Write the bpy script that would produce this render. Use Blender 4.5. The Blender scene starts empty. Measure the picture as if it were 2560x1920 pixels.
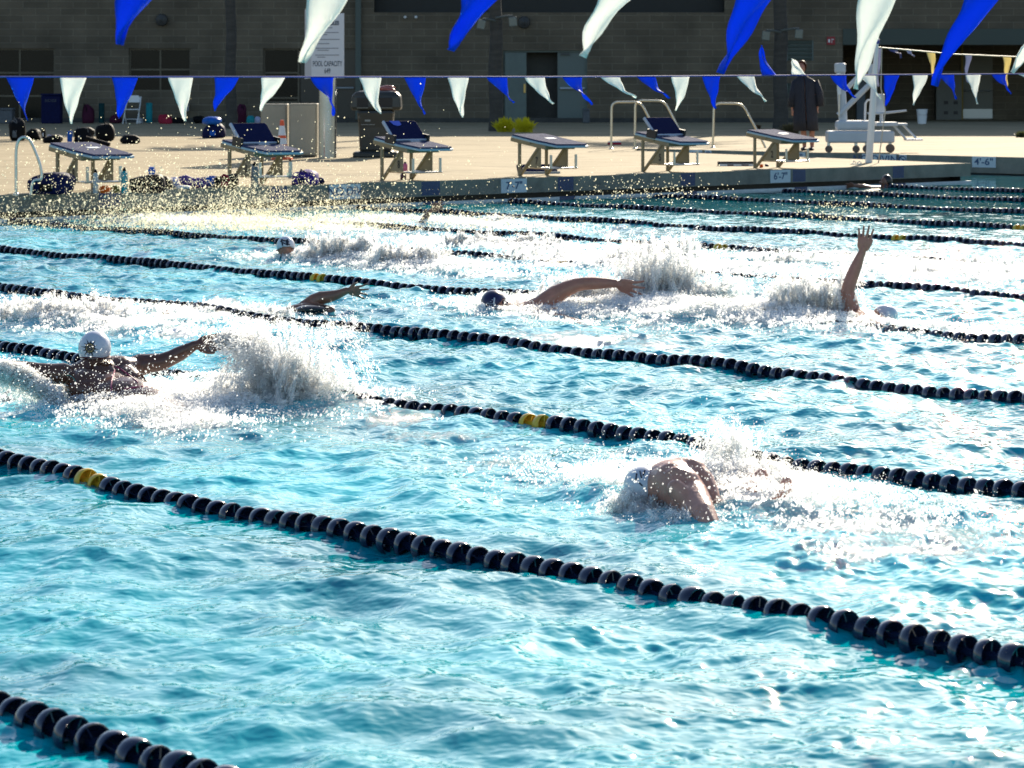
import bpy, bmesh, math, random
import numpy as np
from mathutils import Vector, Matrix
from math import radians, sin, cos, pi
random.seed(7); RNG = np.random.default_rng(11)
SC = bpy.context.scene
COL = SC.collection
# ---------------------------------------------------------------- camera (level, shifted so the horizon sits at y=190 of 1920)
FPX, CX, HZ, CAMH = 6943.0, 1280.0, 190.0, 1.8
cd = bpy.data.cameras.new('camera'); cam = bpy.data.objects.new('camera', cd); COL.objects.link(cam)
cd.sensor_width = 36; cd.lens = 36*FPX/2560; cd.shift_y = -(960-HZ)/2560
cd.clip_start = 0.5; cd.clip_end = 3000
cam.location = (0, 0, CAMH); cam.rotation_euler = (radians(90), 0, 0)
cd.dof.use_dof = True; cd.dof.focus_distance = 17; cd.dof.aperture_fstop = 9
SC.camera = cam
# ---------------------------------------------------------------- light
SUN_AZ, SUN_EL = radians(15.5), radians(24)
w = bpy.data.worlds.new('World'); SC.world = w; w.use_nodes = True
nt = w.node_tree; bg = nt.nodes['Background']
sky = nt.nodes.new('ShaderNodeTexSky'); sky.sky_type = 'NISHITA'; sky.sun_disc = False
sky.sun_elevation = SUN_EL; sky.sun_rotation = SUN_AZ; sky.altitude = 50; sky.air_density = 1.0; sky.dust_density = 1.0; sky.ozone_density = 2.0
nt.links.new(sky.outputs[0], bg.inputs[0]); bg.inputs[1].default_value = 0.086
sd = bpy.data.lights.new('sun', 'SUN'); sd.energy = 4.6; sd.angle = radians(0.5); sd.color = (1, 0.88, 0.70)
so = bpy.data.objects.new('sun', sd); COL.objects.link(so)
SDIR = Vector((sin(SUN_AZ)*cos(SUN_EL), cos(SUN_AZ)*cos(SUN_EL), sin(SUN_EL)))
so.rotation_euler = SDIR.to_track_quat('Z', 'Y').to_euler()
SC.view_settings.view_transform = 'Standard'; SC.view_settings.look = 'None'
SC.view_settings.exposure = 1.12; SC.view_settings.gamma = 1
SC.render.engine = 'CYCLES'
SC.cycles.max_bounces = 10; SC.cycles.diffuse_bounces = 7; SC.cycles.glossy_bounces = 3; SC.cycles.transmission_bounces = 8
SC.cycles.transparent_max_bounces = 40
SC.cycles.use_denoising = True
SC.cycles.sample_clamp_indirect = 10
# ---------------------------------------------------------------- coordinates
DZ = 0.32                       # deck height above the water
LW = 29.96                      # distance of the starting end along the lanes
LX, LY, WX, WY = -0.6652, 0.7466, 0.7466, 0.6652
def pt(px, py, z=0.0):          # ground point of a photo pixel on the plane at height z
    v = (py-HZ); Y = FPX*(CAMH-z)/v; return Vector(((px-CX)*Y/FPX, Y, z))
def pd(px, py, Y):              # point of a photo pixel at distance Y
    return Vector(((px-CX)*Y/FPX, Y, CAMH-(py-HZ)*Y/FPX))
def wl(w_, l_, z=0.0): return Vector((WX*w_+LX*l_, WY*w_+LY*l_, z))
# ---------------------------------------------------------------- materials
def nodes(name):
    m = bpy.data.materials.new(name); m.use_nodes = True
    return m, m.node_tree, m.node_tree.nodes['Principled BSDF']
def mat(name, col, rough=0.6, metal=0.0, var=0.0, scale=8.0, bump=0.0, bscale=60.0, spec=0.5, stretch=None, transl=0.0, coat=0.0):
    m, t, b = nodes(name)
    b.inputs['Base Color'].default_value = (*col, 1); b.inputs['Roughness'].default_value = rough
    b.inputs['Metallic'].default_value = metal; b.inputs['Specular IOR Level'].default_value = spec
    b.inputs['Coat Weight'].default_value = coat
    tc = t.nodes.new('ShaderNodeTexCoord')
    src = tc.outputs['Object']
    if stretch:
        mp = t.nodes.new('ShaderNodeMapping'); mp.inputs['Scale'].default_value = stretch
        t.links.new(src, mp.inputs[0]); src = mp.outputs[0]
    if var > 0:
        n = t.nodes.new('ShaderNodeTexNoise'); n.inputs['Scale'].default_value = scale; n.inputs['Detail'].default_value = 8; n.inputs['Roughness'].default_value = .65
        t.links.new(src, n.inputs['Vector'])
        r = t.nodes.new('ShaderNodeValToRGB'); r.color_ramp.elements[0].position = .3; r.color_ramp.elements[1].position = .72
        r.color_ramp.elements[0].color = (*[c*(1-var) for c in col], 1); r.color_ramp.elements[1].color = (*[min(1, c*(1+var*.7)) for c in col], 1)
        t.links.new(n.outputs['Fac'], r.inputs[0]); t.links.new(r.outputs[0], b.inputs['Base Color'])
    if bump > 0:
        n2 = t.nodes.new('ShaderNodeTexNoise'); n2.inputs['Scale'].default_value = bscale; n2.inputs['Detail'].default_value = 6
        t.links.new(src, n2.inputs['Vector'])
        bp = t.nodes.new('ShaderNodeBump'); bp.inputs['Strength'].default_value = bump; bp.inputs['Distance'].default_value = .02
        t.links.new(n2.outputs['Fac'], bp.inputs['Height']); t.links.new(bp.outputs[0], b.inputs['Normal'])
    if transl > 0:
        o = t.nodes['Material Output']; tr = t.nodes.new('ShaderNodeBsdfTranslucent'); mx = t.nodes.new('ShaderNodeMixShader')
        tr.inputs[0].default_value = (*[min(1, c*1.15) for c in col], 1); mx.inputs[0].default_value = transl
        t.links.new(b.outputs[0], mx.inputs[1]); t.links.new(tr.outputs[0], mx.inputs[2]); t.links.new(mx.outputs[0], o.inputs[0])
    return m
# ---------------------------------------------------------------- objects and tags
def tag(o, label=None, cat=None, group=None, kind=None):
    if label: o['label'] = label
    if cat: o['category'] = cat
    if group: o['group'] = group
    if kind: o['kind'] = kind
    return o
def thing(name, label, cat, loc=(0, 0, 0), rz=0.0, group=None):
    o = bpy.data.objects.new(name, None); COL.objects.link(o); o.location = loc; o.rotation_euler = (0, 0, rz)
    o.empty_display_size = .1
    return tag(o, label, cat, group)
def link(name, me, m=None, parent=None, smooth=False, loc=None):
    o = bpy.data.objects.new(name, me); COL.objects.link(o)
    if m is not None:
        for mm in (m if isinstance(m, (list, tuple)) else [m]): me.materials.append(mm)
    if parent is not None: o.parent = parent
    if smooth: me.polygons.foreach_set('use_smooth', [True]*len(me.polygons))
    if loc is not None: o.location = loc
    return o
class MB:                      # collects shapes, links them as ONE mesh
    def __init__(s): s.v = []; s.f = []; s.m = []; s.mi = 0
    def add(s, vs, fs):
        n = len(s.v); s.v += [tuple(v) for v in vs]; s.f += [tuple(i+n for i in f) for f in fs]; s.m += [s.mi]*len(fs); return s
    def box(s, a, b, M=None):
        x0, y0, z0 = a; x1, y1, z1 = b
        vs = [Vector(p) for p in ((x0,y0,z0),(x1,y0,z0),(x1,y1,z0),(x0,y1,z0),(x0,y0,z1),(x1,y0,z1),(x1,y1,z1),(x0,y1,z1))]
        if M is not None: vs = [M @ v for v in vs]
        return s.add(vs, [(0,3,2,1),(4,5,6,7),(0,1,5,4),(1,2,6,5),(2,3,7,6),(3,0,4,7)])
    def tube(s, pts, r, n=10, cap=True):
        pts = [Vector(p) for p in pts]; rs = r if isinstance(r, (list, tuple)) else [r]*len(pts)
        vs = []; fs = []; up = None
        for i, p in enumerate(pts):
            t = (pts[min(i+1, len(pts)-1)]-pts[max(i-1, 0)]).normalized()
            if up is None: up = t.orthogonal().normalized()
            up = (up - t*up.dot(t)).normalized(); sd_ = t.cross(up)
            for k in range(n):
                a = 2*pi*k/n; vs.append(p+(up*cos(a)+sd_*sin(a))*rs[i])
        for i in range(len(pts)-1):
            for k in range(n):
                k2 = (k+1) % n; fs.append((i*n+k, i*n+k2, (i+1)*n+k2, (i+1)*n+k))
        if cap: fs.append(tuple(range(n-1, -1, -1))); fs.append(tuple((len(pts)-1)*n+k for k in range(n)))
        return s.add(vs, fs)
    def lathe(s, prof, n=20, M=None):   # prof: (r, z)
        vs = []; fs = []
        for r, z in prof:
            for k in range(n):
                a = 2*pi*k/n; vs.append(Vector((r*cos(a), r*sin(a), z)))
        if M is not None: vs = [M @ v for v in vs]
        for i in range(len(prof)-1):
            for k in range(n):
                k2 = (k+1) % n; fs.append((i*n+k, i*n+k2, (i+1)*n+k2, (i+1)*n+k))
        if prof[0][0] > 1e-4: fs.append(tuple(range(n-1, -1, -1)))
        if prof[-1][0] > 1e-4: fs.append(tuple((len(prof)-1)*n+k for k in range(n)))
        return s.add(vs, fs)
    def ell(s, c, r, M=None, n=14, m=9):
        prof = [(max(1e-5, sin(pi*i/m)), -cos(pi*i/m)) for i in range(m+1)]
        T = Matrix.Translation(c) @ (M if M is not None else Matrix.Identity(4)) @ Matrix.Diagonal((*r, 1))
        return s.lathe(prof, n, T)
    def prism(s, poly, z0, z1, M=None):   # poly in xy, counter-clockwise
        n = len(poly); vs = [Vector((x, y, z0)) for x, y in poly]+[Vector((x, y, z1)) for x, y in poly]
        if M is not None: vs = [M @ v for v in vs]
        fs = [tuple(range(n-1, -1, -1)), tuple(range(n, 2*n))]+[(i, (i+1) % n, n+(i+1) % n, n+i) for i in range(n)]
        return s.add(vs, fs)
    def build(s, name, m=None, parent=None, smooth=False, bevel=0.0, loc=None):
        me = bpy.data.meshes.new(name); me.from_pydata(s.v, [], s.f); me.update()
        if any(s.m): me.polygons.foreach_set('material_index', s.m)
        o = link(name, me, m, parent, smooth, loc)
        if smooth:
            try: me.set_sharp_from_angle(angle=radians(40))
            except Exception: pass
        if bevel > 0:
            b = o.modifiers.new('bevel', 'BEVEL'); b.width = bevel; b.segments = 2; b.limit_method = 'ANGLE'
        return o
def mesh_np(name, V, F, m=None, parent=None, smooth=False):   # F: (n,k) int array
    me = bpy.data.meshes.new(name); nf, k = F.shape
    me.vertices.add(len(V)); me.vertices.foreach_set('co', V.astype(np.float32).ravel())
    me.loops.add(nf*k); me.loops.foreach_set('vertex_index', F.astype(np.int32).ravel())
    me.polygons.add(nf); me.polygons.foreach_set('loop_start', (np.arange(nf)*k).astype(np.int32))
    if smooth: me.polygons.foreach_set('use_smooth', np.ones(nf, dtype=bool))
    me.update(calc_edges=True)
    return link(name, me, m, parent)
def text(name, s, size, m, parent=None, loc=(0,0,0), rot=(pi/2,0,0), ext=0.001, sx=1.0, align='CENTER', offset=0.0):
    c = bpy.data.curves.new(name, 'FONT'); c.body = s; c.size = size; c.extrude = ext; c.align_x = align; c.align_y = 'CENTER'; c.offset = offset
    t = bpy.data.objects.new('tmp', c); COL.objects.link(t); bpy.context.view_layer.update()
    me = bpy.data.meshes.new_from_object(t.evaluated_get(bpy.context.evaluated_depsgraph_get())); bpy.data.objects.remove(t); bpy.data.curves.remove(c)
    me.materials.clear(); me.materials.append(m); o = bpy.data.objects.new(name, me); COL.objects.link(o); o.location = loc; o.rotation_euler = rot; o.scale = (sx, 1, 1)
    if parent is not None: o.parent = parent
    return o
def rotz(a): return Matrix.Rotation(a, 4, 'Z')
# ---------------------------------------------------------------- waves
NW = 110
lam = np.exp(RNG.uniform(np.log(.11), np.log(2.4), NW)); ang = RNG.uniform(0, 2*pi, NW); ph = RNG.uniform(0, 2*pi, NW)
KW = 2*pi/lam; KX = KW*np.cos(ang); KY = KW*np.sin(ang)
AMP = np.sqrt(2/NW)*0.20/KW*np.interp(np.log(lam), np.log([.11, .25, .6, 1.2, 2.4]), [1.0, 1.25, 1.2, .55, .22])
def field(x, y, seed, n, l0, l1):      # smooth random field, about unit variance
    r = np.random.default_rng(seed); l = np.exp(r.uniform(np.log(l0), np.log(l1), n)); a = r.uniform(0, 2*pi, n); p = r.uniform(0, 2*pi, n)
    o = np.zeros_like(x)
    for i in range(n): o += np.cos(2*pi/l[i]*(x*cos(a[i])+y*sin(a[i]))+p[i])
    return o*math.sqrt(2/n)
def rough_of(x, y):                    # how choppy the water is: calm under the far right, choppier between the swimmers
    w_ = WX*x+WY*y; l_ = LX*x+LY*y
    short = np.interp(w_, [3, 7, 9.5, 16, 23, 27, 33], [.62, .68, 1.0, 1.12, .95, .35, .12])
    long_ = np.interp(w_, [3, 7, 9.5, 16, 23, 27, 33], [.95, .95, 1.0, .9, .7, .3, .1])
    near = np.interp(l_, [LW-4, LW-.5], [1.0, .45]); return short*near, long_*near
def waves(x, y, low=False):
    s, g = rough_of(x, y); z = np.zeros_like(x); dx = np.zeros_like(x); dy = np.zeros_like(x)
    for i in range(NW):
        if low and lam[i] < .8: continue
        k = s if lam[i] < .45 else g
        p = KX[i]*x+KY[i]*y+ph[i]; c = np.cos(p); sn = np.sin(p); a = AMP[i]*k
        z += a*c; dx -= a*sn*cos(ang[i])*.8; dy -= a*sn*sin(ang[i])*.8
    return z, dx, dy
# ---------------------------------------------------------------- swimmers' foam patches: (px, py, length m, width m, angle of long axis, strength, mound height)
def sp(px, py): return pt(px, py, 0.0)
LANG = math.atan2(LY, LX)
FOAM = [  # centre pixel on the water, half length along lane, half width, strength, mound
    (330, 1010, 1.1, .75, 1.0, .05), (400, 1060, .7, .4, 1.0, .06), (700, 985, .8, .5, 1.0, .05), (130, 1000, .7, .4, .9, .06),
    (960, 1060, 1.5, .45, .5, .0), (1250, 1110, 1.7, .6, .55, .0), (1500, 1190, 1.2, .5, .65, .0),
    (1850, 1240, 1.1, .5, .85, .07), (2180, 1320, 1.6, .5, .58, .05), (2450, 1400, 1.5, .5, .48, .03),
    (160, 800, 1.7, .55, 1.0, .06), (470, 800, 1.6, .4, .75, .03), (620, 770, 1.0, .4, .7, .03),
    (1330, 775, 1.2, .55, .9, .04), (1600, 780, 1.7, .6, 1.0, .06), (1880, 800, 1.6, .55, 1.0, .06), (2280, 820, 1.2, .5, .7, .0), (1450,850,1.6,.4,.6,.02),
    (860, 652, 1.1, .5, 1.0, .06), (1050, 670, 1.3, .5, 1.0, .06), (1280, 700, 1.8, .5, .7, .03), (1620, 670, 2.2, .7, 1.0, .08),
    (1250, 620, 1.8, .6, .9, .06), (650, 560, 3.0, 1.0, .9, .03), (1150, 560, 2.4, .7, .8, .04), (2200, 660, 3.0, .9, .8, .03), (2450, 690, 2.5, .9, .7, .03),
    (1700, 740, 1.5, .6, .7, .04)]
# ---------------------------------------------------------------- water
def water_material():
    m, t, b = nodes('pool water'); N = t.nodes; Lk = t.links
    geo = N.new('ShaderNodeNewGeometry')
    at = N.new('ShaderNodeAttribute'); at.attribute_name = 'foam'
    n1 = N.new('ShaderNodeTexNoise'); n1.inputs['Scale'].default_value = .55; n1.inputs['Detail'].default_value = 3
    Lk.new(geo.outputs['Position'], n1.inputs['Vector'])
    r1 = N.new('ShaderNodeValToRGB'); e = r1.color_ramp.elements
    e[0].position = .35; e[0].color = (.0, .24, .31, 1); e[1].position = .68; e[1].color = (.0, .50, .585, 1)
    Lk.new(n1.outputs['Fac'], r1.inputs[0])
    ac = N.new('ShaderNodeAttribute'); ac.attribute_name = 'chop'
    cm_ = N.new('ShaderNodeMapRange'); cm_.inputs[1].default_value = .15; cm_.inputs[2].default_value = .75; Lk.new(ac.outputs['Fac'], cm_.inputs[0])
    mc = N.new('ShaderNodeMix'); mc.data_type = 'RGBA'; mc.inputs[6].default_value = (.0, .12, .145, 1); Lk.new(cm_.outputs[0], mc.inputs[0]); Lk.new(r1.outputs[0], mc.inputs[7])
    # milky bubbles just under the surface, then foam on it
    n2 = N.new('ShaderNodeTexNoise'); n2.inputs['Scale'].default_value = 13; n2.inputs['Detail'].default_value = 9; n2.inputs['Roughness'].default_value = .7; n2.inputs['Distortion'].default_value = .8
    Lk.new(geo.outputs['Position'], n2.inputs['Vector'])
    ad = N.new('ShaderNodeMath'); ad.operation = 'MULTIPLY_ADD'; ad.inputs[1].default_value = 1.0; Lk.new(at.outputs['Fac'], ad.inputs[0])
    sb = N.new('ShaderNodeMath'); sb.operation = 'SUBTRACT'; sb.inputs[1].default_value = 1.0; Lk.new(n2.outputs['Fac'], sb.inputs[0]); Lk.new(sb.outputs[0], ad.inputs[2])
    mr = N.new('ShaderNodeMapRange'); mr.inputs[1].default_value = 0; mr.inputs[2].default_value = .34; Lk.new(ad.outputs[0], mr.inputs[0])
    milk = N.new('ShaderNodeMapRange'); milk.inputs[1].default_value = .1; milk.inputs[2].default_value = 1.0; milk.inputs[4].default_value = .55; Lk.new(at.outputs['Fac'], milk.inputs[0])
    m1 = N.new('ShaderNodeMix'); m1.data_type = 'RGBA'; m1.inputs[7].default_value = (.40, .64, .70, 1)
    Lk.new(milk.outputs[0], m1.inputs[0]); Lk.new(mc.outputs[2], m1.inputs[6])
    m2 = N.new('ShaderNodeMix'); m2.data_type = 'RGBA'; m2.inputs[7].default_value = (.86, .90, .90, 1)
    Lk.new(mr.outputs[0], m2.inputs[0]); Lk.new(m1.outputs[2], m2.inputs[6]); Lk.new(m2.outputs[2], b.inputs['Base Color'])
    rr = N.new('ShaderNodeMapRange'); rr.inputs[3].default_value = .012; rr.inputs[4].default_value = .28; Lk.new(mr.outputs[0], rr.inputs[0]); Lk.new(rr.outputs[0], b.inputs['Roughness'])
    b.inputs['IOR'].default_value = 1.33
    n3 = N.new('ShaderNodeTexNoise'); n3.inputs['Scale'].default_value = 11; n3.inputs['Detail'].default_value = 1.5; n3.inputs['Roughness'].default_value = .55; n3.inputs['Distortion'].default_value = .6
    Lk.new(geo.outputs['Position'], n3.inputs['Vector'])
    ar = N.new('ShaderNodeAttribute'); ar.attribute_name = 'chop'
    st = N.new('ShaderNodeMath'); st.operation = 'MULTIPLY'; st.inputs[1].default_value = 1.0; Lk.new(ar.outputs['Fac'], st.inputs[0])
    bp = N.new('ShaderNodeBump'); bp.inputs['Distance'].default_value = .012; Lk.new(st.outputs[0], bp.inputs['Strength']); Lk.new(n3.outputs['Fac'], bp.inputs['Height'])
    n4 = N.new('ShaderNodeTexNoise'); n4.inputs['Scale'].default_value = 38; n4.inputs['Detail'].default_value = 0; Lk.new(geo.outputs['Position'], n4.inputs['Vector'])
    bq = N.new('ShaderNodeBump'); bq.inputs['Distance'].default_value = .003; Lk.new(st.outputs[0], bq.inputs['Strength']); Lk.new(n4.outputs['Fac'], bq.inputs['Height']); Lk.new(bp.outputs[0], bq.inputs['Normal'])
    bp2 = N.new('ShaderNodeBump'); bp2.inputs['Distance'].default_value = .03; bp2.inputs['Strength'].default_value = .9
    hm = N.new('ShaderNodeMath'); hm.operation = 'MULTIPLY'; Lk.new(n2.outputs['Fac'], hm.inputs[0]); Lk.new(mr.outputs[0], hm.inputs[1])
    Lk.new(hm.outputs[0], bp2.inputs['Height']); Lk.new(bq.outputs[0], bp2.inputs['Normal']); Lk.new(bp2.outputs[0], b.inputs['Normal'])
    return m
def foam_of(x, y):
    f = np.zeros_like(x); mound = np.zeros_like(x)
    for px, py, hl, hw, s, mh in FOAM:
        c = sp(px, py); ux = x-c.x; uy = y-c.y
        a = (ux*LX+uy*LY)/hl; b_ = (ux*WX+uy*WY)/hw; q = np.exp(-(a*a+b_*b_)*1.1)
        f = np.maximum(f, q*s); mound += q*mh
    return f, mound
WATER_M = water_material()
def build_water():
    na, nr = 820, 1560
    th = np.linspace(radians(-15.5), radians(15.5), na); r = 6.0*np.exp(np.linspace(0, math.log(64/6.0), nr))
    T, R = np.meshgrid(th, r); X = (R*np.sin(T)).ravel(); Y = (R*np.cos(T)).ravel()
    z, dx, dy = waves(X, Y); f, mound = foam_of(X, Y)
    rr_ = np.random.default_rng(17); nearw = np.interp(R.ravel(), [6, 11, 17], [1, .9, 0]); sel = nearw > 0; xs, ys = X[sel], Y[sel]; zz = np.zeros_like(xs)
    for i in range(34):
        la = math.exp(rr_.uniform(math.log(.05), math.log(.12))); an = rr_.uniform(0, 2*pi); k = 2*pi/la; zz += math.sqrt(2/34)*.115/k*np.cos(k*(xs*cos(an)+ys*sin(an))+rr_.uniform(0, 6.28))
    z[sel] += zz*nearw[sel]*np.clip(.55+.75*field(xs, ys, 33, 12, .35, 1.5), .1, 2.0)*(.55+.9*np.clip(xs/1.2+.2, 0, 1))
    patch = field(X, Y, 5, 24, .5, 4.0); f = np.clip(f+.10*patch*(f > .05)+.16*np.clip(patch-1.0, 0, 1), 0, 1.2)
    rid = 1-np.abs(field(X, Y, 9, 26, .06, .22)); rid2 = 1-np.abs(field(X, Y, 19, 20, .15, .5))
    rid3 = 1-np.abs(field(X, Y, 29, 26, .03, .08)); z = z+mound*.7*(.75+.25*rid2)+np.clip(f, 0, 1)*(.004*rid+.003*rid3)
    V = np.stack([X+dx, Y+dy, z], 1)
    idx = np.arange(na*nr).reshape(nr, na)
    F = np.stack([idx[:-1, :-1], idx[:-1, 1:], idx[1:, 1:], idx[1:, :-1]], -1).reshape(-1, 4)
    L = LX*X+LY*Y; W = WX*X+WY*Y
    ok = ((L < LW+.2) | (W > 37.4)) & (W < 41.2) & (L < 41.5)
    F = F[ok[F].all(1)]
    # coarse sheet round it, a little lower
    n0 = len(V); q = [wl(-3, -12, -.16), wl(41, -12, -.16), wl(41, 44, -.16), wl(-3, 44, -.16)]
    V = np.vstack([V, np.array([tuple(p) for p in q])]); F = np.vstack([F, [[n0, n0+1, n0+2, n0+3]]])
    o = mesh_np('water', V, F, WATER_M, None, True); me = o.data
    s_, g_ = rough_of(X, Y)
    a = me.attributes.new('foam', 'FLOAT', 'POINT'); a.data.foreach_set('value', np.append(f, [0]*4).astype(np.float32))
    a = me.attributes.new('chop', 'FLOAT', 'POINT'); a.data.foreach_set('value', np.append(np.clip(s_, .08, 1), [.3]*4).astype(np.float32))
    tag(o, kind='structure')
build_water()
# ---------------------------------------------------------------- deck, pool edge, gutter
P1, P2, P3 = pt(2425, 408.5, DZ), pt(1720, 382, DZ), pt(1585, 376.5, DZ)
Q1 = pt(1592, 371.5, DZ); Q2 = pt(2560, 394, DZ); Q3 = Q2+(Q2-Q1).normalized()*60
P1 = wl(WX*P1.x+WY*P1.y, LW, DZ); W0 = wl(2, LW, DZ)
DECK_M = None
def deck_material():
    m, t, b = nodes('sunlit concrete'); N = t.nodes; Lk = t.links
    geo = N.new('ShaderNodeNewGeometry')
    n = N.new('ShaderNodeTexNoise'); n.inputs['Scale'].default_value = .6; n.inputs['Detail'].default_value = 9; n.inputs['Roughness'].default_value = .68; Lk.new(geo.outputs['Position'], n.inputs['Vector'])
    r = N.new('ShaderNodeValToRGB'); e = r.color_ramp.elements; e[0].position = .3; e[0].color = (.30, .245, .145, 1); e[1].position = .72; e[1].color = (.41, .335, .21, 1)
    Lk.new(n.outputs['Fac'], r.inputs[0])
    mp = N.new('ShaderNodeMapping'); mp.inputs['Rotation'].default_value = (0, 0, -math.atan2(WY, WX)); Lk.new(geo.outputs['Position'], mp.inputs[0])
    bk = N.new('ShaderNodeTexBrick'); bk.inputs['Scale'].default_value = 1; bk.inputs['Brick Width'].default_value = 3.0; bk.inputs['Row Height'].default_value = 3.0
    bk.offset = 0; bk.inputs['Mortar Size'].default_value = .03; bk.inputs['Color1'].default_value = (1, 1, 1, 1); bk.inputs['Color2'].default_value = (.93, .93, .93, 1); bk.inputs['Mortar'].default_value = (.45, .4, .35, 1)
    Lk.new(mp.outputs[0], bk.inputs['Vector'])
    mu = N.new('ShaderNodeMix'); mu.data_type = 'RGBA'; mu.blend_type = 'MULTIPLY'; mu.inputs[0].default_value = 1; Lk.new(r.outputs[0], mu.inputs[6]); Lk.new(bk.outputs[0], mu.inputs[7])
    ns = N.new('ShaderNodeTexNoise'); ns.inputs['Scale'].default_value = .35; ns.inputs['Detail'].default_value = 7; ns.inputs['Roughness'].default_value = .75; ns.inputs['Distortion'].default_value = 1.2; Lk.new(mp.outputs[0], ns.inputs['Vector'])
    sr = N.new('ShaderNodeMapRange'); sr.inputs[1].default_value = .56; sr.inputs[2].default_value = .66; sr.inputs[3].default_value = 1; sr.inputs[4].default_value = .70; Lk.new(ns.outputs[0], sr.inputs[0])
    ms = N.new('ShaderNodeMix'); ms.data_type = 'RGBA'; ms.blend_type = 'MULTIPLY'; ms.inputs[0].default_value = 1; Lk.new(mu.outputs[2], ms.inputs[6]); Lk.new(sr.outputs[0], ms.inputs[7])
    Lk.new(ms.outputs[2], b.inputs['Base Color']); b.inputs['Roughness'].default_value = .85; b.inputs['Specular IOR Level'].default_value = .12
    n2 = N.new('ShaderNodeTexNoise'); n2.inputs['Scale'].default_value = 40; n2.inputs['Detail'].default_value = 5; Lk.new(geo.outputs['Position'], n2.inputs['Vector'])
    bp = N.new('ShaderNodeBump'); bp.inputs['Strength'].default_value = .35; bp.inputs['Distance'].default_value = .01; Lk.new(n2.outputs[0], bp.inputs['Height']); Lk.new(bp.outputs[0], b.inputs['Normal'])
    return m
def build_deck():
    global DECK_M
    DECK_M = deck_material()
    M = MB(); poly = [(p.x, p.y) for p in (W0, P1, P2, P3, Q1, Q3)]+[(90, 0), (90, 200), (-90, 200), (-90, 0)]
    M.prism(poly, DZ-.21, DZ)
    tag(M.build('pool_deck', DECK_M), kind='structure')
    conc = mat('grey coping concrete', (.20, .205, .165), .8, var=.3, scale=3, bump=.3)
    dark = mat('shade-dark gutter wall', (.018, .018, .016), .4, var=.4, scale=6)  # recess shade under the coping put into the wall's base colour
    blue = mat('blue edge tile', (.015, .045, .13), .3, var=.3, scale=30)
    lip = mat('white gutter lip', (.55, .62, .62), .3, var=.2, scale=5)
    # coping face: a thin facing a little proud of the slab
    M = MB(); M.mi = 0
    def face(a, b, n, z0, z1, t=.012, off=0.0):
        a = a.copy(); b = b.copy(); a += n*off; b += n*off
        vs = [(a.x, a.y, z0), (b.x, b.y, z0), (b.x, b.y, z1), (a.x, a.y, z1)]
        vs += [(x+n.x*t, y+n.y*t, z) for x, y, z in vs]
        M.add(vs, [(4,5,6,7), (0,3,2,1), (0,4,7,3), (1,2,6,5), (3,7,6,2), (0,1,5,4)])
    nF = Vector((-LX, -LY, 0))
    face(W0, P1+Vector((WX, WY, 0))*.012, nF, DZ-.215, DZ+.004)
    nS = Vector((WX, WY, 0)); face(P1, P3, nS, DZ-.215, DZ+.004)
    nQ = -Vector((WX, WY, 0)); face(Q1, Q3, nQ, DZ-.30, DZ+.004)
    M.mi = 1
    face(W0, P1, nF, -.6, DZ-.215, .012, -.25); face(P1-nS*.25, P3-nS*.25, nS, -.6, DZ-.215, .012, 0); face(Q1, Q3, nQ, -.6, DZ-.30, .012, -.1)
    M.mi = 2
    for p0, p1 in ((245, 300), (672, 718), (1052, 1098), (1393, 1432), (1700, 1736), (1980, 2012), (2230, 2258)):
        q0, q1 = [LW/(LY+LX*(q-CX)/FPX) for q in (p0, p1)]; a = Vector(((p0-CX)/FPX*q0, q0, 0)); b = Vector(((p1-CX)/FPX*q1, q1, 0)); face(a, b, nF, DZ-.2, DZ-.004, .004, .012)
        face(a, b, nF, -.05, .036, .004, .05)
    M.mi = 3
    face(W0, P1, nF, -.3, .03, .05, .0)
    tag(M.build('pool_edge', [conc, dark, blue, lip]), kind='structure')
    M = MB(); M.box((-400, -200, -1.3), (400, 900, -1.2)); tag(M.build('ground', mat('dry ground', (.2, .17, .12), .9, var=.3, scale=.3)), kind='structure')
build_deck()
# ---------------------------------------------------------------- lane ropes
NAVY = mat('navy float plastic', (.008, .016, .045), .13, spec=.6, var=.25, scale=14, coat=.3)
YEL = mat('yellow float plastic', (.62, .38, .03), .35)
def disc_mesh():
    M = MB(); s = .056
    prof = [(.013, -.050), (.026, -.047), (.040, -.037), (.049, -.022), (.053, -.004), (.053, .010), (.051, .016), (.047, .016),
            (.045, .006), (.041, -.014), (.030, -.030), (.018, -.034), (.015, -.030), (.015, .020), (.014, .052)]
    M.lathe(prof, 20)
    for k in range(3):
        a = 2*pi*k/3; M.box((.012, -.002, -.02), (.044, .002, .012), Matrix.Rotation(a, 4, 'Z'))
    me = bpy.data.meshes.new('float_disc'); me.from_pydata(M.v, [], M.f); me.update()
    me.polygons.foreach_set('use_smooth', [True]*len(me.polygons))
    try: me.set_sharp_from_angle(angle=radians(50))
    except Exception: pass
    return me
DISC = disc_mesh(); DISC.materials.append(NAVY)
DISCY = DISC.copy(); DISCY.materials.clear(); DISCY.materials.append(YEL)
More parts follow.
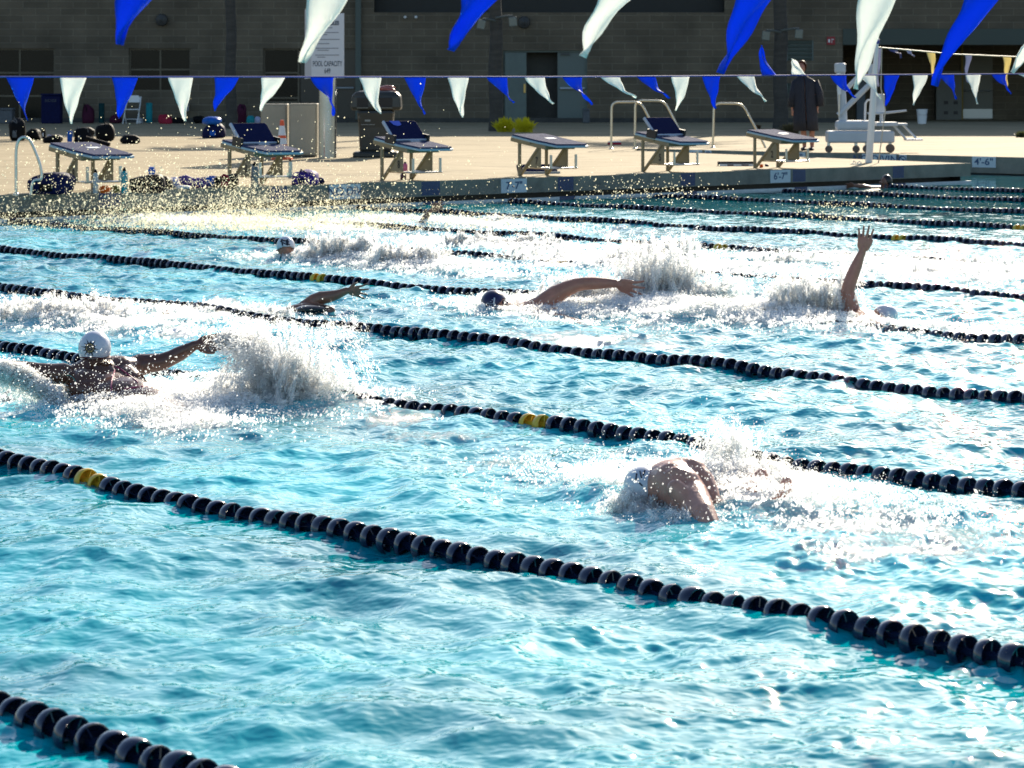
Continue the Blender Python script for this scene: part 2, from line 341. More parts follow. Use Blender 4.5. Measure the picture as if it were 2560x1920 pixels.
ROPES = [ # w, l range, yellow marker l positions, label
    (4.14, 2.5, 9.0, [], 'navy disc lane rope crossing the bottom left corner of the water', 0),
    (6.77, 0, 16.5, [(10.35, 1)], 'navy disc lane rope crossing the whole front from the left edge to the lower right', 0),
    (9.54, 2.0, 20.0, [(10.5, 1)], 'navy disc lane rope running behind the swimmer in the white cap with the sun emblem', 0),
    (12.3, 3, 24, [], 'navy disc lane rope in front of the swimmer in the navy cap', 0),
    (15.0, 5, LW, [(19.35, 1)], 'navy disc lane rope just behind the two raised crawl arms', 0),
    (18.0, 6, LW, [(19.5, 1)], 'navy disc lane rope starting at the pool edge left of the first starting block', 1),
    (20.7, 8, LW, [(10.7, 1), (19.9, 1)], 'navy disc lane rope starting between the first and second starting block', 1),
    (23.45, 9, LW, [(10.7, 1), (19.9, 1)], 'navy disc lane rope starting between the second and third starting block', 1),
    (26.15, 11, LW, [(20.3, 1)], 'navy disc lane rope starting between the third and fourth starting block', 1),
    (29.1, 13, LW, [], 'navy disc lane rope starting between the fourth and fifth starting block', 1),
    (31.85, 15, LW, [], 'navy disc lane rope starting between the fifth and sixth starting block', 1),
    (34.3, 17, LW, [], 'navy disc lane rope farthest back, past the sixth starting block', 1)]
def build_ropes():
    for w_, l0, l1, ye, lab, far in ROPES:
        n = int((l1-.4-l0)/.1); l = l0+.1*np.arange(n); wob = .03*np.sin(l*1.1+w_)
        x = WX*(w_+wob)+LX*l; y = WY*(w_+wob)+LY*l
        z, _, _ = waves(x, y, True); z = z*.55+.006+.012*np.sin(l*2.3+w_*3)
        vis = (np.abs(x/y) < .215) & (y > 6)
        x, y, z, l = x[vis], y[vis], z[vis], l[vis]; n = len(x)
        root = thing('lane_rope', lab, 'lane rope', (float(x[n//2]), float(y[n//2]), 0), 0, 'lane ropes floating across the pool'); o0 = root.location
        P = np.stack([x, y, z], 1)-np.array(o0)
        M = MB(); M.tube([tuple(p) for p in P[::3]], .009, 6); M.build('cable', mat('steel cable', (.1, .1, .12), .4), root)
        r = np.random.default_rng(int(w_*10)); order = np.argsort(y); big = set(order[:96].tolist())
        RV = []; RF = []
        dv = np.array([v.co[:] for v in DISC.vertices]); df = [tuple(p.vertices) for p in DISC.polygons]
        for i in range(n):
            j = min(i+1, n-1); k = max(i-1, 0); d = Vector(P[k]-P[j]).normalized()
            q = d.to_track_quat('Z', 'Y').to_matrix().to_4x4() @ Matrix.Rotation(r.uniform(-.2, .2), 4, 'X') @ Matrix.Rotation(r.uniform(-.2, .2), 4, 'Y') @ Matrix.Rotation(r.uniform(0, 6.28), 4, 'Z')
            s = r.uniform(.95, 1.06); Mx = Matrix.Translation(P[i]) @ q @ Matrix.Scale(s, 4)
            yy = any(abs(l[i]-a-.03) < .1*b for a, b in ye)
            if i in big or yy:
                o = bpy.data.objects.new('marker_disc' if yy else 'float_disc', DISCY if yy else DISC); COL.objects.link(o); o.parent = root; o.matrix_local = Mx
                if yy: o['label'] = 'yellow marker disc'
            else:
                m_ = np.array(Mx); vv = dv @ m_[:3, :3].T+m_[:3, 3]; b0 = len(RV)*len(dv); RV.append(vv); RF += [tuple(a+b0 for a in f) for f in df]
        if RV:
            me = bpy.data.meshes.new('float_discs'); me.from_pydata(np.vstack(RV).tolist(), [], RF); me.update()
            me.polygons.foreach_set('use_smooth', [True]*len(me.polygons)); o = link('float_discs', me, NAVY, root); o['kind'] = 'stuff'
build_ropes()
# ---------------------------------------------------------------- building
def Zp(py, Y): return CAMH-(py-HZ)*Y/FPX
def Xp(px, Y): return (px-CX)*Y/FPX
def w_at(px, l):               # distance across the lanes of the photo column px on the line l
    q = (px-CX)/FPX; Y = l/(WX-WY*q) if False else l/(LY+LX*q); return Y*(WX*q+WY)
YB = 88.6
def block_wall():
    m, t, b = nodes('block masonry'); N = t.nodes; Lk = t.links
    tc = N.new('ShaderNodeNewGeometry'); sx = N.new('ShaderNodeSeparateXYZ'); Lk.new(tc.outputs['Position'], sx.inputs[0])
    cb = N.new('ShaderNodeCombineXYZ'); Lk.new(sx.outputs[0], cb.inputs[0]); Lk.new(sx.outputs[2], cb.inputs[1])
    bk = N.new('ShaderNodeTexBrick'); bk.inputs['Scale'].default_value = 1; bk.inputs['Brick Width'].default_value = .8; bk.inputs['Row Height'].default_value = .22
    bk.inputs['Mortar Size'].default_value = .012; bk.inputs['Mortar Smooth'].default_value = .3; bk.inputs['Bias'].default_value = -.2
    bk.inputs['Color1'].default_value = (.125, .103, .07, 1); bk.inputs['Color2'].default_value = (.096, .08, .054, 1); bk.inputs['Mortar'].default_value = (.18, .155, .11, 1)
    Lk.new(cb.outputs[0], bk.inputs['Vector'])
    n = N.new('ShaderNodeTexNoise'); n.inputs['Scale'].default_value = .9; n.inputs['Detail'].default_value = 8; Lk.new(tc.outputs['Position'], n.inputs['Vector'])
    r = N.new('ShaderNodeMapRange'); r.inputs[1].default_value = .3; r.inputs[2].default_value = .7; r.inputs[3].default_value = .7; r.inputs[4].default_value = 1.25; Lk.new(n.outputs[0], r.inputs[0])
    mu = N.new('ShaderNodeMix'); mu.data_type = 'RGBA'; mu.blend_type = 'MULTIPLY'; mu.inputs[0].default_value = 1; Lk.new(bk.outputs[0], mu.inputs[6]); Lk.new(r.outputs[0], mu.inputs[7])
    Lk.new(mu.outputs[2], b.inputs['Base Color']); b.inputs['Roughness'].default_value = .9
    bp = N.new('ShaderNodeBump'); bp.inputs['Strength'].default_value = .5; bp.inputs['Distance'].default_value = .02; bp.invert = True; Lk.new(bk.outputs['Fac'], bp.inputs['Height']); Lk.new(bp.outputs[0], b.inputs['Normal'])
    return m
FRAME_M = mat('bronze window frame', (.10, .082, .05), .5)
DARK_M = mat('dark interior', (.012, .011, .008), .8, var=.5, scale=1.2)
GREEN_M = mat('grey green painted steel', (.095, .135, .125), .45, var=.15, scale=3)
STEEL = mat('brushed stainless steel', (.55, .53, .48), .28, 1.0, bump=.15, bscale=30, stretch=(1, 1, 30))
WHITE = mat('white painted plastic', (.72, .74, .74), .4)
BLACK = mat('black rubber', (.012, .012, .014), .5)
def rects_to_wall(M, x0, x1, z0, z1, y0, y1, holes):
    xs = sorted({x0, x1, *[h[0] for h in holes], *[h[1] for h in holes]}); zs = sorted({z0, z1, *[h[2] for h in holes], *[h[3] for h in holes]})
    xs = [x for x in xs if x0 <= x <= x1]; zs = [z for z in zs if z0 <= z <= z1]
    for i in range(len(xs)-1):
        j = 0
        while j < len(zs)-1:
            cx = (xs[i]+xs[i+1])/2
            inh = lambda k: any(h[0] < cx < h[1] and h[2] < (zs[k]+zs[k+1])/2 < h[3] for h in holes)
            if inh(j): j += 1; continue
            k = j
            while k+1 < len(zs)-1 and not inh(k+1): k += 1
            M.box((xs[i], y0, zs[j]), (xs[i+1], y1, zs[k+1])); j = k+1
def build_building():
    g = DZ
    B = thing('pool_building', 'long two storey concrete block building in shade behind the whole pool deck', 'building', (0, YB, g))
    R = lambda a, b, c, d: (Xp(a, YB), Xp(b, YB), Zp(d, YB)-g, Zp(c, YB)-g)   # px0, px1, ytop, ybottom
    fl = 0.0
    H = [R(-60, 137, 121, 306.5), R(322, 477, 121, 229), R(658, 892, 121, 306.5), R(1258, 1468, 126, 306.5), R(935, 1812, -60, 31), R(1966, 2034, 101, 152), R(1966, 2034, 208, 245)]
    H = [(a, b, (fl if abs(c) < .12 else c), d) for a, b, c, d in H]
    xr = Xp(2107, YB); xl = -60.0; top = 9.6
    M = MB(); rects_to_wall(M, xl, xr, fl, top, 0, .35, H)
    M.box((xl, .35, top-.3), (xr+46, 22, top)); M.box((xr, .0, Zp(72, YB)-g), (xr+46, .35, top-.302))       # roof slab and the wall over the covered walk
    M.box((xl, 21.6, fl), (xr+46, 21.99, top-.302)); M.box((xr-.35, .352, fl), (xr-.003, 6, top-.302)); M.box((xr, 6, fl), (xr+46, 6.3, top-.302))
    M.box((xr+46, .0, fl), (xr+46.35, 22, top))
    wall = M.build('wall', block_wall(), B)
    M = MB(); M.box((xl+.1, .75, fl), (xr-.5, .85, top-.31)); M.build('interior_wall', mat('dim interior wall', (.07, .07, .06), .8, var=.6, scale=.5), B)
    M = MB(); M.box((xr, -.06, Zp(112, YB)-g), (xr+46, .0-.002, Zp(72, YB)-g)); M.build('fascia', mat('dark green fascia', (.035, .055, .045), .5), B)
    M = MB(); a, b, c, d = H[4]; M.box((a, .6, c-.02), (b, .7, d)); M.build('recess_panel', mat('dark recessed panel', (.022, .024, .022), .7), B)
    M = MB(); M.box((-60, -.025, fl), (xr, -.002, .14)); M.build('wall_base', mat('dark wall base', (.05, .05, .045), .8, var=.4, scale=2), B)
    glass = mat('dim window glass', (.008, .007, .004), .25, var=.5, scale=.7, spec=.2)
    def window(h, mulls=(), bars=(), d0=.12):
        x0, x1, z0, z1 = h; f = .055; M = MB()
        M.box((x0, d0, z0), (x0+f, d0+.07, z1)); M.box((x1-f, d0, z0), (x1, d0+.07, z1)); M.box((x0+f, d0, z1-f), (x1-f, d0+.07, z1)); M.box((x0+f, d0, z0), (x1-f, d0+.07, z0+f))
        xs = [x0+f]+[Xp(p, YB) for p in mulls]+[x1-f]
        for p in xs[1:-1]: M.box((p-f/2, d0, z0+f), (p+f/2, d0+.07, z1-f))
        for q in bars:
            z = Zp(q, YB)-g
            for i in range(len(xs)-1): M.box((xs[i]+(f/2 if i else 0), d0+.002, z-f/2), (xs[i+1]-(f/2 if i < len(xs)-2 else 0), d0+.068, z+f/2))
        fr = M.build('window', FRAME_M, B)
        M = MB(); M.box((x0+.01, d0+.03, z0+.01), (x1-.01, d0+.04, z1-.01)); M.build('pane', glass, fr)
    window(H[0], (48,), (182, 240)); window(H[1], (400,), (174,)); window((H[2][0], Xp(748, YB), Zp(258, YB)-g, H[2][3]), (), (182, 245))
    M = MB(); M.box((H[2][0], .1, fl), (Xp(748, YB), .3, Zp(258, YB)-g-.003)); M.build('panel', mat('dark sill panel', (.07, .065, .05), .7), B)
    # dark glazed door with a push bar
    D = MB(); D.box((Xp(750, YB), .14, fl), (H[2][1], .19, H[2][3])); dd = D.build('door', mat('near black door', (.02, .02, .018), .3), B)
    M = MB(); M.tube([(Xp(838, YB), .06, Zp(220, YB)-g), (Xp(884, YB), .06, Zp(220, YB)-g)], .035, 8); M.build('push_bar', mat('dull aluminium', (.35, .38, .38), .4, .6), dd)
    # double door: open leaf, dark opening, closed leaf
    x0, x1, z0, z1 = H[3]
    M = MB(); M.box((x0, .1, z0), (x0+.06, .2, z1)); M.box((x1-.06, .1, z0), (x1, .2, z1)); M.box((x0+.06, .1, z1-.06), (x1-.06, .2, z1)); M.build('door_frame', GREEN_M, B)
    M = MB(); M.box((x0+.06, -.03, z0+.01), (Xp(1316, YB), .02, z1-.07)); l1 = M.build('door', GREEN_M, B); l1['label'] = 'open grey green door leaf'
    M = MB(); M.box((Xp(1309, YB), -.09, Zp(232, YB)-g), (Xp(1314, YB), -.035, Zp(210, YB)-g)); M.build('handle', mat('brass', (.5, .35, .12), .35, .8), l1)
    M = MB(); M.box((Xp(1394, YB), .12, z0+.01), (x1-.062, .17, z1-.07)); l2 = M.build('door', mat('shaded grey green leaf', (.10, .135, .125), .45), B)
    M = MB(); M.tube([(Xp(1400, YB), .05, Zp(221, YB)-g), (Xp(1462, YB), .05, Zp(221, YB)-g)], .035, 8); M.build('push_bar', mat('aluminium bar', (.6, .62, .62), .35, .7), l2)
    M = MB(); M.box((Xp(1402, YB), .05, Zp(138, YB)-g), (Xp(1424, YB), .115, Zp(132, YB)-g)); M.build('door_closer', mat('dark closer', (.05, .06, .055), .5), l2)
    # louvre vents
    for h in H[5:7]:
        x0, x1, z0, z1 = h; M = MB(); M.box((x0, .02, z0), (x0+.05, .12, z1)); M.box((x1-.05, .02, z0), (x1, .12, z1))
        n = 5
        for i in range(n):
            z = z0+(z1-z0)*(i+.5)/n; M.box((x0+.05, -.0, -.05), (x1-.05, .015, .05), Matrix.Translation((0, .05, z)) @ Matrix.Rotation(radians(35), 4, 'X'))
        M.box((x0+.05, .13, z0), (x1-.05, .14, z1))
        M.build('vent', mat('green vent slats', (.10, .13, .12), .5), B)
    # downspouts, lamp, camera boxes
    M = MB(); M.box((Xp(889, YB), -.14, .1), (Xp(903, YB), -.03, top-.4)); M.build('downspout', mat('green downspout', (.06, .085, .075), .5), B)
    for px, py in ((405, 50), (1310, 56)):
        M = MB(); M.lathe([(.0001, 0), (.17, .01), (.2, .08), (.18, .16), (.0001, .2)], 18, Matrix.Translation((Xp(px, YB), -.02, Zp(py, YB)-g)) @ Matrix.Rotation(radians(90), 4, 'X')); M.build('wall_lamp', mat('dark lamp housing', (.02, .022, .022), .5), B, True)
    for px, py in ((1013, 43), (1040, 43)):
        M = MB(); M.lathe([(.0001, 0), (.05, .0), (.04, .1), (.0001, .12)], 10, Matrix.Translation((Xp(px, YB), -.02, Zp(py, YB)-g)) @ Matrix.Rotation(radians(90), 4, 'X')); M.build('light_fitting', WHITE, B, True)
    # doors and column under the covered walk
    yb = YB+6; M = MB(); M.box((Xp(2405, yb), 5.86, 0), (Xp(2480, yb), 5.92, Zp(138, yb)-g)); d3 = M.build('door', mat('dim grey door', (.13, .13, .105), .5), B)
    M = MB(); M.box((Xp(2406, yb), 5.84, .04), (Xp(2479, yb), 5.858, .36)); M.build('kick_plate', mat('kick plate', (.4, .42, .42), .35, .7), d3)
    M = MB(); M.tube([(Xp(2409, yb), 5.78, Zp(227, yb)-g), (Xp(2474, yb), 5.78, Zp(227, yb)-g)], .03, 8); M.build('push_bar', mat('dull bar', (.35, .37, .37), .4, .7), d3)
    M = MB(); M.box((Xp(2140, YB+3), 2.8, 0), (Xp(2161, YB+3), 3.1, top-.4)); M.build('column', mat('bluish grey column', (.12, .15, .18), .6), B)
    M = MB(); M.box((Xp(2333, yb), 5.3, 0), (Xp(2396, yb), 5.8, Zp(178, yb)-g)); cab = M.build('cabinet', mat('dim steel cabinet', (.12, .125, .11), .5), B)
    for ax in (2352, 2376):
        for ay in (252, 277):
            M = MB(); M.box((Xp(ax, yb), 5.28, Zp(ay+8, yb)-g), (Xp(ax+10, yb), 5.298, Zp(ay, yb)-g)); M.build('vent', BLACK, cab)
    M = MB(); M.box((Xp(2396, yb)+.02, 5.5, 0), (Xp(2402, yb), 5.6, 2.6)); M.build('pipe', mat('yellow pipe', (.25, .17, .02), .6), B)
    # red sign on the wall
    s = thing('wall_sign', 'small red square sign high on the wall beside the covered walk', 'sign', (Xp(2077, YB), YB-.03, Zp(102, YB)))
    M = MB(); M.box((-.13, -.02, -.13), (.13, 0, .13)); M.build('board', mat('red sign', (.28, .015, .02), .5), s)
    M = MB(); M.box((-.09, -.026, -.05), (-.03, -.021, .05)); M.box((.02, -.026, -.07), (.035, -.021, .07)); M.box((.04, -.026, .03), (.09, -.021, .06)); M.build('symbol', WHITE, s)
build_building()
# ---------------------------------------------------------------- palms with lamps
BARK = mat('grey palm bark', (.06, .056, .048), .9, var=.35, scale=3, bump=.5, bscale=5, stretch=(1, 1, 5))
FROND = mat('palm frond', (.05, .09, .03), .5, transl=.3)
def palm(px, base_y, hw, label, lamps, seed, h=8.6):
    b = pt(px, base_y, DZ); r = random.Random(seed); g = thing('palm_tree', label, 'palm tree', b, 0, 'palm trees along the building')
    M = MB(); R0 = hw*b.y/FPX; n = 26
    M.tube([(.02*sin(i), .02*cos(i*1.3), h*i/n) for i in range(n+1)], [R0*(1.12 if i == 0 else 1.0-.25*i/n)*(1+.03*(i % 2)) for i in range(n+1)], 14)
    M.build('trunk', BARK, g, True)
    M = MB()
    for k in range(34):
        a = r.uniform(0, 2*pi); el = r.uniform(-.5, 1.2); L = r.uniform(1.9, 2.6); pts = []
        for i in range(7):
            q = i/6; pts.append(Vector((cos(a)*L*q*cos(el*(1-q)), sin(a)*L*q*cos(el*(1-q)), h+L*(sin(el)*q-.75*q*q))))
        for i in range(6):
            d = (pts[i+1]-pts[i]); s = d.cross(Vector((0, 0, 1))).normalized()
            for sg in (-1, 1):
                for j in range(4):
                    p = pts[i]+d*(j/4); wd = .5*sin(pi*min(1, (i+j/4+.6)/7))+.08; tip = p+s*sg*wd+d.normalized()*.2-Vector((0, 0, wd*.35)); M.add([p, p+d*.16, tip], [(0, 1, 2)])
    M.build('crown', FROND, g)
    for dx, zz, dr in lamps:
        M = MB(); M.tube([(0, -R0*.8, zz-.05), (dx*.7, -R0-.1, zz), (dx, -R0-.1, zz)], .035, 8); lm = M.build('lamp_bracket', mat('dark bracket', (.08, .09, .08), .5), g)
        M = MB(); M.box((-.11, -.06, -.26), (.11, .06, 0), Matrix.Translation((dx, -R0-.1, zz-.02)) @ Matrix.Rotation(dr, 4, 'Y')); M.build('lamp_head', mat('grey floodlight', (.12, .14, .13), .35, .3), lm, bevel=.02)
    return g
palm(577, 322, 14, 'slim grey palm trunk with a sunlit right edge left of the capacity sign', [], 1)
palm(1239, 328, 17, 'dark palm trunk with floodlights beside the grey double door', [(-.35, 3.0, .2), (.45, 3.08, -.1)], 2)
palm(1951, 322, 18, 'dark palm trunk with floodlights behind the sixth starting block', [(-.42, 2.75, .1), (.5, 2.8, .1)], 3)
def spiky(px, py, wpx, label, n=70, col=(.60, .55, .02), seed=3, hpx=42):
    b = pt(px, py, DZ); s = b.y/FPX; r = random.Random(seed); M = MB(); W = wpx*s/2; H = hpx*s
    for i in range(n*3):
        x = r.gauss(0, .22)*W; y = r.uniform(-.12, .12); lx = r.uniform(-1, 1)*W-x*.5; h = H*r.uniform(.55, 1.0)*(1-.55*min(1, abs(lx/W))**2); wd = .022+.014*r.random(); ly = r.uniform(-.25, .25)
        M.add([(x-wd, y, 0), (x+wd, y, 0), (x+lx*.4+wd*.9, y+ly*.5, h*.62), (x+lx*.4-wd*.9, y+ly*.5, h*.62), (x+lx, y+ly, h)], [(0, 1, 2, 3), (3, 2, 4)])
    return tag(M.build('agave_plant', mat('yellow green leaves', col, .5, transl=.55, var=.3), None, loc=b), label, 'plant')
spiky(1262, 330, 62, 'yellow green spiky plant at the foot of the palm beside the double door', seed=4)
spiky(1312, 331, 66, 'yellow green spiky plant right of its twin by the double door', seed=5)
spiky(618, 322, 60, 'low yellow green spiky plant behind the second starting block', seed=6, hpx=16, n=50)
spiky(1975, 335, 60, 'dry brown tuft behind the legs of the standing person', col=(.12, .10, .05), seed=8, hpx=30)
spiky(1893, 322, 22, 'small dry brown tuft beyond the hand rail near the sixth block', col=(.18, .12, .06), seed=9, hpx=12, n=30)
spiky(2552, 343, 30, 'dark green tuft at the right edge of the deck', col=(.06, .07, .03), seed=10, hpx=18, n=40)
# ---------------------------------------------------------------- starting blocks
BEIGE = mat('beige powder coated frame', (.235, .20, .12), .45, var=.15, scale=6)
GRIT = mat('navy grit platform top', (.045, .058, .125), .9, spec=.08, var=.15, scale=40, bump=.4, bscale=300)
EDGE = mat('pale blue platform edge', (.30, .45, .52), .45, spec=.2)
NAVYF = mat('navy wedge face', (.004, .009, .05), .8, spec=.06, bump=.3, bscale=300)
DIGIT = mat('black numeral', (.01, .01, .01), .5)
def start_block(legpx, num, wedge, label, sticker=False, fallen=False):
    l0 = LW+.78; wc = w_at(legpx, l0)+.27; b = wl(wc, l0, DZ); a = math.atan2(WY, WX)
    g = thing('starting_block', label, 'starting block', b, a, 'starting blocks along the pool end')
    z = lambda y: .60+.135*(y/.9)                      # height of the platform top along y
    tilt = math.atan(.135/.9); T = Matrix.Translation((0, 0, .60)) @ Matrix.Rotation(tilt, 4, 'X')
    out = [(-.31, .12), (-.31, -.42), (-.24, -.80), (.28, -.84), (.36, -.80), (.33, .12)]; out = out[::1]
    M = MB(); M.prism(out, -.022, 0, T); M.build('platform_top', GRIT, g, bevel=.004)
    big = [(x*1.045, y*1.02-.004) for x, y in out]; M = MB(); M.prism(big, -.055, -.024, T); M.build('platform_edge', EDGE, g, bevel=.008)
    M = MB(); M.box((-.30, -.62, -.115), (-.24, .16, -.056), T); M.box((.24, -.62, -.115), (.30, .16, -.056), T); M.box((-.24, .08, -.115), (.24, .16, -.058), T); M.box((-.24, -.62, -.115), (.24, -.56, -.058), T)
    M.box((-.318, -.3, -.085), (-.302, .06, -.03), T)
    M.build('platform_frame', BEIGE, g, bevel=.006)
    if sticker is not None:
        M = MB(); M.box((-.02, -.36, .0015), (.16, -.27, .004), T); M.build('sticker', WHITE, g)
    for s in (-1, 1):
        x = .27*s; M = MB(); M.tube([(x, 0, 0), (x, 0, .485)], .027, 10); M.tube([(x, .0, .0-.004+.004), (x, -.03, .03)], .02, 6); M.build('leg', BEIGE, g, True)
        M = MB(); M.tube([(x, -.03, .02), (x, -.44, .44)], .026, 10); M.build('brace', BEIGE, g, True)
        M = MB(); poly = [(-.14, .13), (-.47, .13), (-.47, .43), (-.43, .43)]
        vs = [(x-.006, p, q) for p, q in poly]+[(x+.006, p, q) for p, q in poly]; M.add(vs, [(0, 1, 2, 3), (7, 6, 5, 4), (0, 4, 5, 1), (1, 5, 6, 2), (2, 6, 7, 3), (3, 7, 4, 0)])
        p = M.build('side_panel', BEIGE, g)
        if s < 0 and num: text('numeral', num, .15, DIGIT, p, (x-.009, -.385, .225), (pi/2, 0, -pi/2), .001, .7, offset=.004)
    M = MB()
    for s in (-1, 1): M.tube([(.25*s, -.1, .12), (.25*s, -.62, .12), (.25*s, -.66, .12)], .013, 8); M.box((.25*s-.02, -.675, .12), (.25*s+.02, -.66, .32))
    M.tube([(-.25, -.36, .12), (.25, -.36, .12)], .012, 8); M.tube([(-.29, -.66, .12), (.29, -.66, .12)], .013, 8)
    M.build('hand_grip', STEEL, g)
    if wedge:
        T2 = T @ Matrix.Translation((0, -.30, .02)) @ Matrix.Rotation(radians(38), 4, 'X')
        M = MB(); M.prism([(-.29, 0), (.27, 0), (.29, .05), (.29, .32), (.26, .35), (-.27, .35), (-.30, .32)], -.012, .018, T2); w_ = M.build('wedge', NAVYF, g, bevel=.008)
        M = MB(); M.box((-.318, .0, -.014), (-.292, .35, .024), T2); M.box((-.3, -.02, -.014), (.29, .0, .016), T2); M.build('wedge_edge', mat('grey wedge edge', (.35, .42, .52), .4), w_)
        for s in (-1, 1): M = MB(); M.box((.31*s-.02, -.34, -.04), (.31*s+.02, -.14, .09), T); M.build('hinge', BLACK, g)
        if sticker: M = MB(); M.prism([(-.2, .345), (-.16, .27), (-.09, .25), (-.02, .27), (-.02, .345)], .0185, .022, T2); M.build('cap_on_wedge', mat('bright blue rubber', (.02, .08, .55), .4), w_)
    return g
start_block(144, '8', False, 'first starting block from the left, flat top, beside the curved grab rail')
start_block(574, '0', True, 'second starting block from the left with raised navy wedge, in front of the cone')
start_block(955, '8', True, 'starting block marked 8 in front of the black trash can', True)
start_block(1299, '7', False, 'starting block marked 7 with a wedge lying beneath it')
start_block(1607, '5', True, 'starting block marked 5 in front of the twin hand rails')
start_block(1887, '2', False, 'starting block marked 2 with flat top near the standing person')
b = pt(1340, 434, DZ); g = thing('loose_wedge', 'navy wedge footrest lying on the deck under the block marked 7', 'wedge', b, math.atan2(WY, WX)-.35)
M = MB(); M.prism([(-.33, -.1), (.33, -.1), (.36, .16), (-.27, .16)], .0, .03, Matrix.Translation((0, 0, .03)) @ Matrix.Rotation(radians(32), 4, 'X')); M.build('face', NAVYF, g, bevel=.005)
M = MB(); M.box((-.34, -.14, 0), (.34, -.1, .035)); M.build('rim', mat('grey rim', (.35, .4, .45), .4), g)
# ---------------------------------------------------------------- depth markers
TILE = mat('white marker tile', (.50, .60, .64), .3, var=.08, scale=40); MARKB = mat('blue marker lettering', (.02, .07, .17), .4)
def marker(px0, px1, s, label, edge='front', size=.15, sym=False, sx=1.15):
    if edge == 'front':
        a = wl(w_at(px0, LW-.012), LW-.014, DZ); c = wl(w_at(px1, LW-.012), LW-.014, DZ)
    else:
        def onQ(px):
            q = (px-CX)/FPX; d = Q3-Q1; t_ = (q*Q1.y-Q1.x)/(d.x-q*d.y); return Q1+d*t_-Vector((WX, WY, 0))*.014
        a = onQ(px0); c = onQ(px1)
    L = (c-a).length; an = math.atan2(c.y-a.y, c.x-a.x); g = thing('depth_marker', label, 'marker', ((a.x+c.x)/2, (a.y+c.y)/2, DZ-(.105 if edge == 'front' else .098)), an)
    M = MB(); M.box((-L/2, -.008, -.10), (L/2, 0, .10)); M.build('tile', TILE, g)
    if sym:
        M = MB(); n = 24
        for i in range(n):
            t0 = 2*pi*i/n; t1 = 2*pi*(i+1)/n
            M.add([(cos(t0)*.08, -.011, sin(t0)*.08), (cos(t1)*.08, -.011, sin(t1)*.08), (cos(t1)*.062, -.011, sin(t1)*.062), (cos(t0)*.062, -.011, sin(t0)*.062)], [(0, 1, 2, 3)])
        M.box((-.07, -.0115, -.008), (.07, -.0105, .008), Matrix.Rotation(radians(45), 4, 'Y')); M.box((-.01, -.0118, -.03), (.03, -.0108, .02)); M.build('symbol', MARKB, g)
    else: text('lettering', s, size, MARKB, g, (0, -.012, 0), (pi/2, 0, 0), .001, sx, offset=.002)
    return g
marker(1252, 1316, "7'-7\"", 'white tile reading 7 feet 7 under the block with the fallen wedge')
marker(1925, 1975, "6'-7\"", 'white tile reading 6 feet 7 under the block marked 2')
marker(822, 900, "NO DIV", 'white lettered tile half hidden by golden spray left of the block marked 8', sx=1.0, size=.17)
marker(2432, 2491, "4'-6\"", 'white tile reading 4 feet 6 on the far pool edge', 'far', .17, sx=1.3)
marker(2157, 2242, 'NO DIVING', 'white strip reading NO DIVING below the pool lift', 'far', .2, sx=1.15)
marker(2250, 2268, '', 'white tile with a crossed circle right of the NO DIVING strip', 'far', sym=True)
marker(1985, 2015, '7"', 'small white tile reading 7 behind the block marked 2', 'far', .17)
marker(1722, 1757, 'NO DIVING', 'small far white strip beyond the block marked 5', 'far', .14, sx=1.0)
marker(1764, 1780, '', 'tiny tile with a crossed circle beyond the block marked 5', 'far', sym=True)
